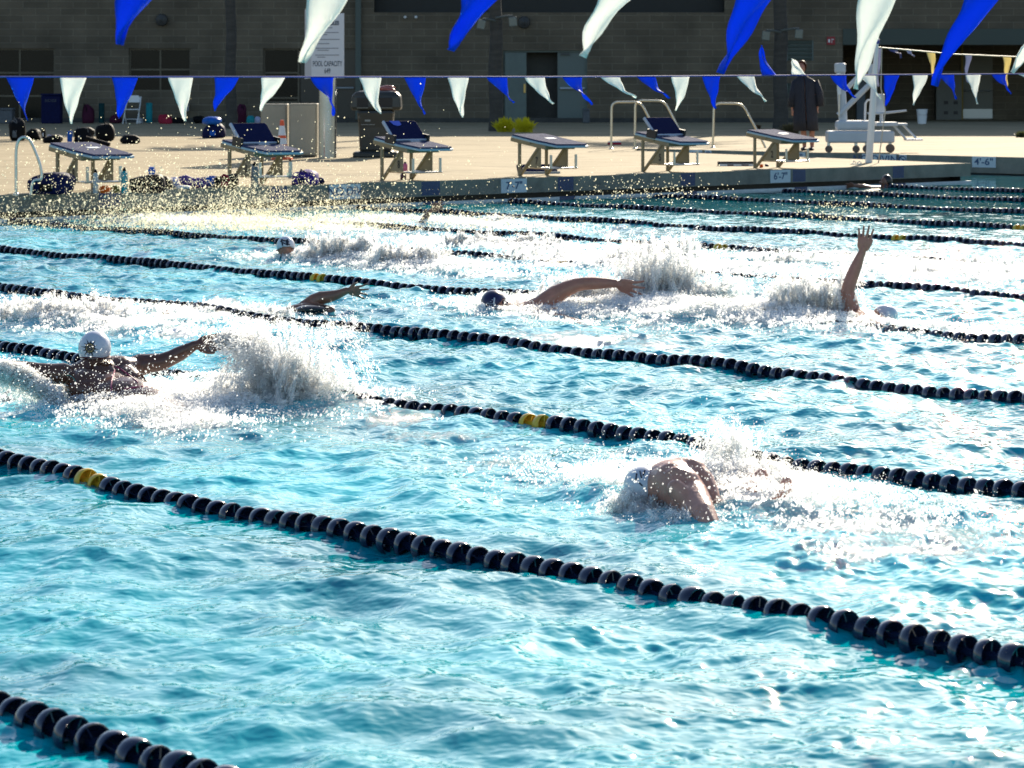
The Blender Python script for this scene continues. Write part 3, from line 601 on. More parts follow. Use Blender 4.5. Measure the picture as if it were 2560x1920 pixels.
# ---------------------------------------------------------------- sign, cabinets, cone, bin
def build_sign():
    Y = 50.1; b = pt(819, 395, DZ); g = thing('capacity_sign', 'steel post carrying a white pool rules sign reading POOL CAPACITY 649', 'sign', b)
    M = MB(); M.lathe([(.16, 0), (.16, 2.7)], 28); M.build('post', mat('polished steel post', (.42, .47, .50), .22, .9, var=.2, scale=1.5), g, True)
    z0 = Zp(195, Y)-DZ; z1 = Zp(34, Y)-DZ
    T = Matrix.Translation((Xp(834, Y)-b.x, 0, 0)) @ rotz(radians(-20))
    bd = MB(); bd.box((-.315, -.28, z0), (.315, -.25, z1), T); bd = bd.build('board', mat('white sign panel', (.52, .56, .62), .4), g)
    M = MB(); M.box((-.60, -.26, z0), (-.59, .1, z1+.08)); 
    sd_ = MB(); p0 = T @ Vector((-.318, -.265, 0)); p1 = Vector((Xp(758, Y)-b.x, .35, 0))
    sd_.add([(p0.x, p0.y, z0), (p1.x, p1.y, z0-.02), (p1.x, p1.y, z1+.09), (p0.x, p0.y, z1+.02), (p0.x, p0.y+.03, z0), (p1.x, p1.y+.03, z0-.02), (p1.x, p1.y+.03, z1+.09), (p0.x, p0.y+.03, z1+.02)], [(0, 3, 2, 1), (4, 5, 6, 7), (0, 1, 5, 4), (3, 7, 6, 2), (1, 2, 6, 5), (0, 4, 7, 3)])
    sd_.build('board', mat('shade-toned sign side panel', (.42, .46, .52), .45), g)  # sign panel colour darkened for the side turned into shade
    ink = mat('dark blue sign ink', (.03, .05, .08), .5); zz = lambda y: Zp(y, Y)-DZ
    R_ = T.to_euler(); 
    def tx(s, y, size, sx=.75, x=0, al='CENTER', off=.0):
        p = T @ Vector((x, -.283, zz(y))); return text('lettering', s, size, ink, bd, p, (pi/2, 0, R_.z), .001, sx, al, off)
    tx('WATER', 47, .10, .8, 0, 'CENTER', .004); tx('POOL RULES', 59, .10, .8, 0, 'CENTER', .004)
    tx('POOL CAPACITY', 160, .135, .56, 0, 'CENTER', .001); tx('649', 178, .13, .62, 0, 'CENTER', .001)
    M = MB()
    for y, a, c in ((70, -.2, .1), (82, -.24, .22), (87, -.24, .0), (99, -.24, .24), (109.5, -.24, .04), (121, -.24, .22), (126, -.2, .03), (138, -.24, .23), (143, -.2, -.04)): M.box((a, -.283, zz(y)-.008), (c, -.2815, zz(y)+.008), T)
    M.build('fine_print', mat('grey fine print', (.2, .22, .26), .5), bd)
    # cabinets
    for a, c, y0, y1, lab in ((652, 718, 259, 391, 'beige metal cabinet behind the orange cone'), (722, 793, 258, 392, 'beige metal cabinet touching the steel sign post')):
        q = pt((a+c)/2, y1+1, DZ); hw = (c-a)/2*q.y/FPX; h = (y1-y0)*q.y/FPX
        gg = thing('utility_cabinet', lab, 'cabinet', q, 0)
        M = MB(); M.box((-hw, 0, .03), (hw, .45, h)); M.build('body', mat('beige cabinet paint', (.30, .27, .20), .5, var=.12, scale=2), gg, bevel=.012)
        M = MB(); M.box((-hw+.03, -.012, .06), (hw-.03, -.002, h-.04)); M.build('door', mat('beige cabinet door', (.33, .30, .23), .5, var=.12, scale=2), gg, bevel=.004)
        M = MB(); M.box((-hw+.03, .03, 0), (hw-.03, .42, .03)); M.build('plinth', BLACK, gg)
    q = pt(705, 399, DZ); gg = thing('traffic_cone', 'orange cone with two white bands in front of the beige cabinet', 'cone', q)
    H = .70; prof = [(.13, .03), (.115, .06)]; rr = lambda z: .115-.085*(z-.06)/(H-.06)
    org = mat('orange cone plastic', (.75, .09, .015), .45); wh = mat('white reflective band', (.7, .7, .7), .35)
    M = MB(); M.lathe([(rr(z), z) for z in (.06, .2, .35, .5, H)]+[(.02, H+.003)], 24); M.box((-.18, -.18, 0), (.18, .18, .035)); M.build('body', org, gg, True)
    for z0_, z1_ in ((.27, .38), (.43, .60)):
        M = MB(); M.lathe([(rr(z0_)+.003, z0_), (rr(z1_)+.003, z1_)], 24); M.build('band', wh, gg, True)
    # black bin
    q = pt(942, 393, DZ); s = q.y/FPX; gg = thing('trash_can', 'tall black plastic bin with a domed lid behind the block marked 8', 'trash can', q)
    blk = mat('black bin plastic', (.022, .025, .022), .38, var=.2, scale=4)
    M = MB(); M.prism([(x, y) for x, y in ((-.30, -.30), (.27, -.30), (.31, -.26), (.31, .26), (.27, .30), (-.30, .30), (-.33, .26), (-.33, -.26))], .06, .115); M.box((-.42, -.32, 0), (.40, .32, .10)); M.build('base', blk, gg, bevel=.03)
    M = MB(); h0 = .9
    vs = []; secs = [(.10, .30), (.55, .315), (.86, .345)]
    for z, r in secs: vs += [(-r, -r, z), (r*.93, -r, z), (r*.93, r, z), (-r, r, z)]
    fs = [(0, 3, 2, 1), (8, 9, 10, 11)]+[(4*i+k, 4*i+(k+1) % 4, 4*i+4+(k+1) % 4, 4*i+4+k) for i in range(2) for k in range(4)]; M.add(vs, fs); M.build('body', blk, gg, bevel=.05)
    M = MB(); vs = []; secs = [(.86, .44), (.92, .455), (1.12, .44), (1.19, .37), (1.22, .25)]
    for z, r in secs: vs += [(-r, -r*.8, z), (r, -r*.8, z), (r, r*.8, z), (-r, r*.8, z)]
    fs = [(0, 3, 2, 1), (16, 17, 18, 19)]+[(4*i+k, 4*i+(k+1) % 4, 4*i+4+(k+1) % 4, 4*i+4+k) for i in range(4) for k in range(4)]; M.add(vs, fs); lid = M.build('lid', blk, gg, bevel=.03)
    for a, c in ((-.34, -.14), (.06, .30)):
        M = MB(); M.box((a, -.372, .91), (c, -.362, 1.09)); M.build('opening', mat('dim bin opening', (.006, .006, .006), .6), lid, bevel=.02)
        M = MB(); M.box((a, -.39, .895), (c, -.374, .912)); M.build('opening_lip', mat('grey lip', (.10, .11, .10), .3), lid)
    bag = blob_mesh((.22, .16, .07), 31, .25); o = link('trash_bag', bag, mat('pinkish clear bag', (.35, .12, .10), .2, transl=.4), gg, True, (.14, 0, 1.24))
    gry = mat('grey bin print', (.22, .24, .23), .5)
    text('lettering', 'COURTESY OF', .062, gry, gg, (-.15, -.33, .735), (pi/2, 0, 0), .001, .8)
    M = MB(); M.box((-.2, -.331, .655), (-.1, -.327, .69)); M.box((-.27, -.331, .595), (-.02, -.327, .605)); M.build('print', gry, gg)
def blob_mesh(r, seed, amp=.2, sub=3, flat=True):
    rr = np.random.default_rng(seed); bm = bmesh.new(); bmesh.ops.create_icosphere(bm, subdivisions=sub, radius=1)
    K = rr.normal(0, 2.2, (10, 3)); P = rr.uniform(0, 6.28, 10); K2 = rr.normal(0, 6, (8, 3)); P2 = rr.uniform(0, 6.28, 8)
    for v in bm.verts:
        c = np.array(v.co); d = np.sin(K @ c+P).sum()/10**.5*amp+np.sin(K2 @ c+P2).sum()/8**.5*amp*.35
        q = c*(1+d); sq = np.sign(q)*np.abs(q)**.8
        v.co = Vector((sq[0]*r[0], sq[1]*r[1], max(sq[2], -.75)*r[2] if flat else sq[2]*r[2]))
    me = bpy.data.meshes.new('blob'); bm.to_mesh(me); bm.free(); return me
build_sign()
# ---------------------------------------------------------------- rails
def rail(name, pts, r, label, cat, Y, group=None, mt=None, closed=None):
    P = [pd(px, py, Y) for px, py in pts]; b = Vector((P[0].x, P[0].y, DZ)); Q = []
    for i in range(len(P)):                              # round the corners
        if 0 < i < len(P)-1:
            for t in (.0, .25, .5, .75, 1.0):
                a = P[i]+(P[i-1]-P[i])*min(.5, .14/max(1e-3, (P[i-1]-P[i]).length)); c = P[i]+(P[i+1]-P[i])*min(.5, .14/max(1e-3, (P[i+1]-P[i]).length))
                Q.append((a*(1-t)+P[i]*t)*(1-t)+(P[i]*(1-t)+c*t)*t)
        else: Q.append(P[i])
    g = thing(name, label, cat, b, 0, group); M = MB(); M.tube([q-b for q in Q], r, 12); M.build('tube', mt or STEEL, g, True)
    M = MB(); q = Q[0]-b; M.lathe([(r*2.2, -.002), (r*2.2, .012), (r*1.2, .03)], 16, Matrix.Translation((q.x, q.y, 0))); M.build('base_flange', STEEL, g, True)
    return g
PALE = mat('pale steel rail', (.62, .57, .45), .35, .7)
rail('grab_rail', [(40, 487.5), (40, 362), (52, 343), (68, 343), (80, 358), (100, 408), (106, 445), (98, 451), (86, 449), (79, 462), (77, 487)], .019, 'curved steel grab rail at the far left pool edge', 'rail', pt(40, 488, DZ).y)
rail('hand_rail', [(1528, 373), (1529, 255), (1602, 255), (1626, 302), (1660, 383)], .023, 'left rail of the twin steel hand rails behind the block marked 5', 'rail', 56.1, 'hand rails at the pool steps', PALE)
rail('hand_rail', [(1587, 373), (1588, 251), (1661, 252), (1706, 340), (1724, 378)], .023, 'right rail of the twin steel hand rails behind the block marked 5', 'rail', 56.3, 'hand rails at the pool steps', PALE)
rail('hand_rail', [(1782, 369), (1785, 258), (1856, 259), (1889, 320), (1915, 372)], .023, 'single steel hand rail between the blocks marked 5 and 2', 'rail', 57.2, 'hand rails at the pool steps', PALE)
# ---------------------------------------------------------------- flag lines
FW = mat('white pennant cloth', (.86, .86, .82), .7, transl=.5); FB = mat('blue pennant cloth', (.004, .10, .72), .55, transl=.5, spec=.2)
FY = mat('cream pennant cloth', (.80, .70, .38), .7, transl=.6); FL = mat('faded lavender pennant cloth', (.42, .42, .55), .7, transl=.4); FD = mat('faded navy pennant cloth', (.06, .07, .2), .7, transl=.25)
TAPE = mat('blue flag tape', (.01, .035, .28), .5)
def pennant(parent, c, along, width, tip, m, seed, twist=0.0, off=None):
    """c: middle of the top hem, along: unit vector of the line, tip: vector from c to the tip"""
    r = random.Random(seed); n = 14; k = 8; vs = []; fs = []; nrm = along.cross(tip.normalized()).normalized()
    p1, p2 = r.uniform(0, 6), r.uniform(0, 6); curl = r.uniform(-.06, .06); down = Vector((0, 0, -1))
    Ln = tip.length
    for i in range(n+1):
        q = i/n; wd = width*(1-q)**.92+.006
        # starts hanging straight down, then swings out to the tip
        cc = c+tip*q+(down*Ln-tip)*(.28*q*(1-q)*2*(1-q)); ang = twist*q*q
        ax = (along*cos(ang)+nrm*sin(ang))
        for j in range(k+1):
            s = j/k-.5; rip = .022*sin(p1+s*7+q*6)*q**.5*(1-q*.4)+.012*sin(p2+q*14+s*3)*q
            vs.append(cc+ax*wd*s+nrm*(rip+curl*q*sin(pi*q)))
    for i in range(n):
        for j in range(k): a = i*(k+1)+j; fs.append((a, a+1, a+k+2, a+k+1))
    me = bpy.data.meshes.new('pennant'); me.from_pydata([tuple(v) for v in vs], [], fs); me.update()
    o = link('pennant', me, m, parent, True); s = o.modifiers.new('thickness', 'SOLIDIFY'); s.thickness = .0012
    return o
def flag_line():
    # far line: photo column of the hem's middle, tip offsets in px, material
    lf = LW-4.55; b = wl(w_at(50, lf), lf, 0); A = Vector((WX, WY, 0))
    g = thing('pennant_string', 'string of small blue and white pennants across the pool in front of the starting blocks', 'pennant string', (b.x, b.y, 0))
    F = [(50, 18, 108, 'b', .6), (183, -4, 117, 'w', 0), (312, -16, 103, 'b', 0), (451, 13, 110, 'w', 0), (567, -30, 85, 'b', 0), (683, -30, 85, 'w', 0), (805, 30, 97, 'b', .9), (925, 26, 92, 'w', 0),
         (1037, 25, 93, 'b', .5), (1145, 10, 101, 'w', 0), (1242, 44, 64, 'b', .5), (1337, 48, 66, 'w', 0), (1430, 50, 70, 'b', .9), (1525, 66, 52, 'w', .3), (1615, 60, 54, 'b', .3), (1701, -10, 86, 'w', 0),
         (1778, 10, 82, 'b', 0), (1863, 52, 64, 'w', .2), (1925, -22, -76, 'b', 0), (2000, -22, -42, 'w', .2), (2095, 45, 56, 'b', .2), (2168, 34, 62, 'w', .6), (2229, -17, 78, 'b', 0), (2300, -16, 76, 'w', 0), (2366, 24, 62, 'b', .4), (2433, 12, 74, 'w', .3), (2497, 30, 50, 'b', .5), (2562, 30, 20, 'w', .2), (2625, 8, 60, 'b', 0)]
    zf = lambda px: CAMH-((192 if px < 1400 else 192-(px-1400)*.0065)-HZ)*wl(w_at(px, lf), lf).y/FPX
    P = []
    for px in list(range(-300, 3000, 60)): p = wl(w_at(px, lf), lf, zf(px)); P.append(p-b)
    M = MB(); M.tube(P, .010, 6); M.build('line', TAPE, g)
    for i, (px, dx, dy, c, tw) in enumerate(F):
        p = wl(w_at(px, lf), lf, zf(px)); s = p.y/FPX; tip = Vector((dx*s, 0, -dy*s))-A*0
        tip.z += .0; o = pennant(g, p-b+Vector((0, 0, -.004)), A, .335, tip, FB if c == 'b' else FW, 100+i, tw*2.2)
    # near line, hem above the picture
    ln = 6.85; g = thing('pennant_string', 'string of large blue and white pennants blown sideways across the top of the picture', 'pennant string', (0, 9, 0))
    b = Vector((0, 9, 0)); A = Vector((WX, WY, 0))
    N = [(300, 112, 'b', 398), (755, 156, 'w', 840), (1125, 126, 'b', 1238), (1457, 142, 'w', 1590), (1803, 184, 'b', 1925), (2135, 222, 'w', 2215), (2338, 215, 'b', 2478), (2528, 180, 'w', 2720), (-150, 120, 'w', -40), (2900, 160, 'b', 2960)]
    P = []
    for px in range(-400, 3300, 60): p = wl(w_at(px, ln), ln, 0); p.z = 2.235-.00001*(px-1280)**2*.004; P.append(p-b)
    M = MB(); M.tube(P, .010, 6); M.build('line', TAPE, g)
    for i, (tx_, ty, c, hx) in enumerate(N):
        p = wl(w_at(hx, ln), ln, 0); p.z = 2.23; hy = HZ-(p.z-CAMH)*FPX/p.y; tp = pd(tx_, ty, p.y-.03); tip = tp-p
        pennant(g, p-b, A, .285, tip, FB if c == 'b' else FW, 200+i, .1)
    # far right line from the leaning pole
    p0 = pd(2193, 118, 47.2); p1 = pd(2560, 143, 51.5); A = (p1-p0).normalized(); g = thing('pennant_string', 'string of cream and lavender pennants tied to the leaning white pole', 'pennant string', (p0.x, p0.y, 0)); b = Vector((p0.x, p0.y, 0))
    M = MB(); M.tube([p0-b, p0+(p1-p0)*.5-b+Vector((0, 0, -.03)), p1-b, p0+(p1-p0)*2-b+Vector((0, 0, .1))], .011, 6); M.build('line', mat('cream line', (.6, .57, .4), .6), g)
    for i, (t, dx, dy, m, wdt) in enumerate(((.10, 20, 22, FD, .3), (.2, 14, 16, FL, .2), (.012, -2, 95, FL, .11), (.345, 6, 72, FY, .31), (.60, -2, 70, FL, .25), (.875, 0, 75, FY, .33), (1.12, 0, 70, FL, .3))):
        p = p0+(p1-p0)*t; s = p.y/FPX; pennant(g, p-b+Vector((0, 0, -.02)), A, wdt, Vector((dx*s, 0, -dy*s)), m, 300+i, .2)
flag_line()
a = pt(2172, 407, DZ); c = pd(2193, 95, 47.2); g = thing('flag_pole', 'leaning white pole holding up the cream pennants on the narrow deck', 'pole', a)
M = MB(); M.tube([Vector((0, 0, 0)), (c-a)*.62, c-a], [.062, .052, .03], 12); M.build('pole', WHITE, g, True)
M = MB(); d = c-a; M.tube([d*.955, d*.99], .045, 10); M.build('collar', TAPE, g)
M = MB(); M.tube([d*.93+Vector((.08, -.05, 0)), d*.6+Vector((.11, -.08, 0)), Vector((.27, -.1, .9)), Vector((.15, -.1, .0))], .01, 6); M.build('rope', mat('pale rope', (.5, .45, .35), .7), g)
# ---------------------------------------------------------------- pool lift
def build_lift():
    Y = 54.0; b = pt(2150, 381, DZ); b.y = b.y; Y = b.y; s = Y/FPX
    g = thing('pool_lift', 'white wheeled pool lift with seat and footrest at the far right deck', 'pool lift', b)
    wm = mat('white lift plastic', (.50, .53, .56), .4, var=.08, scale=3); q = lambda px, py, y=0.0: Vector(((px-2150)*s, y, (381-py)*s))
    def box(M, x0, y0, x1, y1, d0, d1): a = q(x0, y1); c = q(x1, y0); M.box((a.x, d0, a.z), (c.x, d1, c.z))
    M = MB(); box(M, 2067, 327, 2233, 357, -.25, .3); M.build('base', wm, g, bevel=.04)
    M = MB(); box(M, 2090, 301, 2180, 326, -.2, .25); M.build('battery_cover', wm, g, bevel=.06)
    for px, r in ((2069, .07), (2137, .07), (2163, .075), (2222, .085)):
        M = MB(); c = q(px, 370); c.z = r; M.lathe([(.02, -.03), (r, -.028), (r, .028), (.02, .03)], 18, Matrix.Translation((c.x, -.2, r)) @ Matrix.Rotation(pi/2, 4, 'X')); w_ = M.build('wheel', mat('brown rubber wheel', (.12, .08, .06), .5), g, True)
        M = MB(); M.box((c.x-.03, -.19, r), (c.x+.03, -.16, .22)); M.build('fork', STEEL, w_)
    def beam(name, p0, p1, r, m=wm, y=0.0): M = MB(); M.tube([q(*p0, y), q(*p1, y)], r, 8); return M.build(name, m, g, True)
    beam('mast', (2109, 325), (2100, 157), .085); M = MB(); box(M, 2086, 158, 2113, 182, -.12, .05); M.build('mast_head', wm, g, bevel=.03)
    beam('actuator', (2095, 182), (2097, 236), .035, WHITE, -.1); beam('actuator_rod', (2097, 236), (2096, 290), .015, STEEL, -.1)
    beam('boom', (2095, 288), (2172, 212), .055, wm, -.06); beam('boom', (2172, 212), (2178, 160), .05, wm, -.06); beam('upper_boom', (2118, 222), (2174, 162), .045, wm, .06); beam('seat_arm', (2178, 160), (2186, 265), .05, wm, -.03)
    M = MB(); box(M, 2186, 235, 2212, 281, .0, .06); M.build('backrest', wm, g, bevel=.02)
    M = MB(); box(M, 2188, 305, 2240, 315, -.25, .2); box(M, 2196, 283, 2200, 306, -.2, -.16); box(M, 2206, 283, 2210, 306, .1, .14); M.build('seat', wm, g, bevel=.01)
    M = MB(); M.tube([q(2165, 283, -.2), q(2196, 283, -.22), q(2262, 276, -.24)], [.02, .025, .02], 8); M.build('armrest', wm, g, True)
    M = MB(); M.tube([q(2165, 300, .15), q(2166, 258, .15), q(2172, 250, .15), q(2180, 250, .15)], .022, 8); M.build('armrest', wm, g, True)
    M = MB(); M.tube([q(2232, 313, -.1), q(2264, 349, -.1)], .022, 8); M.tube([q(2258, 311, .1), q(2292, 346, .1)], .022, 8); box(M, 2262, 347, 2304, 351, -.16, .16); box(M, 2238, 308, 2266, 313, -.16, .16); M.build('footrest', wm, g)
build_lift()
# ---------------------------------------------------------------- bags, bottles and small things
PAL = {'black': (.004, .004, .005), 'navy': (.004, .007, .05), 'blue': (.01, .10, .45), 'teal': (.01, .24, .28), 'purple': (.09, .05, .22), 'red': (.33, .02, .045), 'white': (.6, .62, .64), 'grey': (.12, .13, .14),
       'orange': (.75, .12, .02), 'clear': (.42, .47, .5), 'olive': (.15, .12, .03), 'pink': (.5, .1, .2), 'maroon': (.06, .01, .03), 'darkteal': (.005, .045, .05), 'lilac': (.45, .45, .62), 'violet': (.04, .02, .2)}
MC = {}
def cm(k, rough=.65):
    if k not in MC: MC[k] = mat('cloth '+k, PAL[k], rough, var=.3, scale=18, bump=.4, bscale=30, spec=.12)
    return MC[k]
SEED = [50]
def bag(name, label, cat, x0, y0, x1, y1, col, straps=1, trim=None, amp=.16, dep=None, baseY=None):
    """a soft lumpy bag spanning photo columns x0..x1 and rows y0..y1, standing on the deck"""
    SEED[0] += 1; c = pt((x0+x1)/2, baseY or y1, DZ); s = c.y/FPX; hw = (x1-x0)/2*s; h = (y1-y0)*s; g = thing(name, label, cat, c, 0)
    me = blob_mesh((hw*.93, dep or min(hw, .22), h*.58), SEED[0], amp); link('body', me, cm(col), g, True, (0, 0, h*.43))
    r = random.Random(SEED[0])
    for i in range(straps):
        M = MB(); a = r.uniform(-.6, .1)*hw; w_ = r.uniform(.4, .8)*hw; M.tube([(a, -.1, h*.6), (a+w_*.2, -.16, h*r.uniform(.9, 1.1)), (a+w_*.7, -.16, h*r.uniform(.8, 1.0)), (a+w_, -.12, h*.35)], .012, 6); M.build('strap', cm(trim or 'black'), g, True)
    if trim: M = MB(); M.box((-hw*.35, -min(hw, .22)*1.02-.004, h*.15), (hw*.15, -min(hw, .22)*.8, h*.5)); M.build('pocket', cm(trim), g, bevel=.02)
    return g
def bottle(label, px, y0, y1, wpx, col, cap='black', shape=0, clearm=False):
    c = pt(px, y1, DZ); s = c.y/FPX; r = wpx/2*s; h = (y1-y0)*s; g = thing('water_bottle', label, 'bottle', c, 0)
    m = mat('bottle '+col, PAL[col], .2, transl=.25 if clearm else 0)
    if shape == 1: prof = [(r*.9, 0), (r, .02), (r, h*.42), (r*.55, h*.58), (r*.5, h*.66), (r*.75, h*.74), (r*.75, h*.9)]
    else: prof = [(r*.9, 0), (r, .01), (r, h*.70), (r*.85, h*.8), (r*.5, h*.86)]
    M = MB(); M.lathe(prof, 18); M.build('body', m, g, True)
    z = prof[-1][1]; M = MB(); M.lathe([(r*.58, z), (r*.6, z+h*.08), (r*.3, z+h*.1), (r*.25, h)], 14); M.build('cap', cm(cap, .4), g, True)
def roll(name, label, cat, pts, r, col, Yp):
    P = [pt(px, Yp, DZ) for px, _ in pts]; b = P[0].copy(); s = b.y/FPX
    g = thing(name, label, cat, b, 0); M = MB(); M.tube([Vector(((px-pts[0][0])*s, 0, max(.02, (Yp-py)*s))) for px, py in pts], r, 10); M.build('cloth', cm(col), g, True); return g
# at the pool edge
bag('swim_bag', 'navy swim bag slumped beside the curved grab rail', 'bag', 64, 432, 192, 485, 'navy', 1, 'black', .14)
bottle('blue bottle with black cap leaning on the navy bag by the grab rail', 135, 429, 482, 20, 'blue')
bottle('clear bottle with black cap under the first starting block', 239, 423, 483, 14, 'clear', clearm=True)
bag('swim_float', 'orange float lying under the first starting block', 'float', 248, 463, 276, 483, 'orange', 0, None, .08)
bag('crumpled_cloth', 'olive crumpled cloth beside the orange float', 'cloth', 277, 464, 301, 482, 'olive', 0, None, .2)
bottle('tall teal bottle standing right of the first starting block', 311, 418, 483, 17, 'teal')
bag('mesh_bag', 'black mesh gear bag behind the blue waisted bottle', 'bag', 318, 438, 420, 482, 'black', 2, None, .22)
bottle('blue waisted bottle in front of the black mesh bag', 379, 417, 476, 25, 'blue', 'blue', 1)
bag('towel', 'dark rumpled towel right of the blue waisted bottle', 'towel', 396, 442, 432, 472, 'black', 0, None, .25)
bag('plastic_bag', 'pale lilac plastic bag on the pool edge', 'bag', 414, 441, 452, 470, 'lilac', 0, None, .2)
bag('folded_towel', 'flat white towel on the pool edge', 'towel', 440, 463, 478, 473, 'white', 0, None, .06)
roll('rolled_towel', 'purple rolled towel with one raised end', 'towel', [(452, 455), (462, 450), (478, 458), (500, 458), (515, 456)], .075, 'purple', 470)
bag('swim_suit', 'violet swim clothes piled beside the rolled towel', 'clothes', 476, 449, 522, 470, 'violet', 0, 'pink', .25)
bag('kick_fins', 'blue fins leaning on the black mesh bag under the second block', 'fins', 512, 438, 545, 466, 'blue', 0, None, .15)
bag('mesh_bag', 'black mesh gear bag under the second starting block', 'bag', 532, 437, 604, 469, 'black', 2, 'red', .2)
bottle('dark bottle standing in front of the second starting block', 637, 405, 470, 19, 'grey')
bottle('steel bottle with black cap right of the second starting block', 726, 397, 446, 11, 'clear', 'black')
bag('swim_bag', 'violet and grey swim bag right of the second starting block', 'bag', 722, 425, 798, 462, 'violet', 1, 'navy', .18)
bag('goggle_case', 'small navy case at the right end of the violet swim bag', 'case', 790, 443, 812, 460, 'navy', 0, None, .1)
bottle('pink bottle with black cap under the block marked 8', 1013, 404, 433, 12, 'pink')
bottle('dark short bottle in front of the pink bottle', 1008, 432, 449, 15, 'maroon', 'black')
# middle of the deck
bag('backpack', 'large black backpack standing at the far left of the deck', 'backpack', 20, 297, 66, 352, 'black', 2, 'grey', .15)
bag('swim_bag', 'long black bag behind the curved grab rail', 'bag', 62, 322, 106, 350, 'black', 1, None, .16)
bag('shoe', 'upright black shoe with a pale sole at the end of the long bag', 'shoe', 103, 318, 115, 346, 'black', 0, 'white', .08)
bag('swim_bag', 'dark bag with pale print between the long bag and the blue tube', 'bag', 108, 336, 160, 357, 'black', 1, 'lilac', .2)
roll('swim_tube', 'short blue foam tube standing among the black bags', 'foam tube', [(174, 357), (175, 328)], .055, 'blue', 357)
bag('backpack', 'black backpack with a pale strap right of the blue tube', 'backpack', 180, 320, 236, 356, 'black', 2, 'grey', .2)
roll('pull_handle', 'black folded stroller frame lying before the round backpack', 'frame', [(214, 345), (238, 352), (275, 362)], .045, 'black', 366)
bag('backpack', 'round black backpack, the tallest one in the middle of the deck group', 'backpack', 238, 308, 288, 353, 'black', 1, None, .1)
bag('swim_bag', 'small black bag alone behind the first and second starting blocks', 'bag', 301, 337, 350, 359, 'black', 0, None, .18)
bag('duffel_bag', 'navy duffel bag standing left of the second starting block', 'bag', 508, 308, 566, 345, 'navy', 1, 'blue', .16)
bag('swim_bag', 'blue bag lying on top of the navy duffel', 'bag', 504, 294, 556, 312, 'blue', 0, None, .16, baseY=345)
for o in [o for o in bpy.data.objects if o.get('label') == 'blue bag lying on top of the navy duffel']: o.location.z += (345-311)*o.location.y/FPX
bottle('white spray bottle with a green head behind the second block', 577, 308, 322, 10, 'white', 'teal')
# along the building
YW = 307.5
def wbox(name, label, cat, x0, y0, x1, y1, col, base=YW+1.5, lettering=None, lidc=None):
    c = pt((x0+x1)/2, base, DZ); s = c.y/FPX; hw = (x1-x0)/2*s; h = (y1-y0)*s; g = thing(name, label, cat, c, 0)
    M = MB(); M.box((-hw, -.25, 0), (hw, .25, h)); bd = M.build('body', cm(col), g, bevel=.03)
    M = MB(); M.box((-hw*1.05, -.27, h+.002), (hw*1.05, .27, h+.06)); M.build('lid', cm(lidc or col), g, bevel=.02)
    if lettering: text('lettering', lettering, .11, cm('grey'), bd, (0, -.256, h*.82), (pi/2, 0, 0), .001, .8)
wbox('recycling_bin', 'dark blue bin beside the left window of the building', 'bin', 106, 236, 154, 306, 'navy', lettering='RECYCLE')
wbox('recycling_bin', 'dark grey bin at the left end of the building, cut by the frame', 'bin', -10, 272, 34, 306, 'grey')
bag('backpack', 'maroon backpack against the wall left of the blue roll', 'backpack', 202, 262, 236, YW+1, 'maroon', 1)
roll('yoga_mat', 'dark teal rolled mat against the wall right of the maroon backpack', 'mat', [(254, YW+1), (254, 258)], .09, 'darkteal', YW+1)
roll('yoga_mat', 'bright teal rolled mat standing right of the folding chair', 'mat', [(373, YW+1), (373, 257)], .10, 'teal', YW+1)
bag('towel', 'red towel heaped on the ground right of the teal mat', 'towel', 395, 289, 431, YW+2, 'red', 0, 'red', .3)
bag('backpack', 'dark red bag lying behind the folding chair', 'bag', 270, 288, 306, YW+1, 'maroon', 0)
bag('swim_bag', 'black bag lying right of the red towel', 'bag', 428, 294, 462, YW+1, 'black', 0)
bag('swim_bag', 'black bag lying left of the slim palm trunk', 'bag', 482, 290, 512, YW+1, 'black', 0)
wbox('storage_box', 'small white box by the feet of the folding chair', 'box', 343, 299, 355, 307, 'white')
wbox('storage_box', 'white box fixed low on the wall left of the slim palm', 'box', 440, 262, 452, 279, 'white')
for o in [o for o in bpy.data.objects if o.get('label', '').startswith('white box fixed low')]: o.location.z += .36; o.location.y = YB-.28
bag('backpack', 'tall maroon backpack right of the slim palm trunk', 'backpack', 592, 262, 618, YW+2, 'maroon', 1)
bag('beach_ball', 'teal ball among the bags right of the slim palm', 'ball', 615, 275, 638, 297, 'teal', 0, None, .05, baseY=YW+3)
bag('swim_bag', 'lilac bag right of the teal ball', 'bag', 634, 292, 652, YW+2, 'lilac', 0)
wbox('storage_box', 'narrow pale box beside the closed door leaf', 'box', 1457, 276, 1474, 307, 'grey', YW)
c = pt(2305, 309.5, DZ); g = thing('bucket', 'white plastic bucket under the covered walk', 'bucket', c); M = MB(); M.lathe([(.13, 0), (.165, .42), (.175, .42), (.175, .45), (.15, .45), (.12, .03)], 20); M.build('body', WHITE, g, True)
M = MB(); M.tube([(-.17, -.02, .4), (-.12, -.16, .28), (.12, -.16, .28), (.17, -.02, .4)], .006, 6); M.build('handle', STEEL, g)
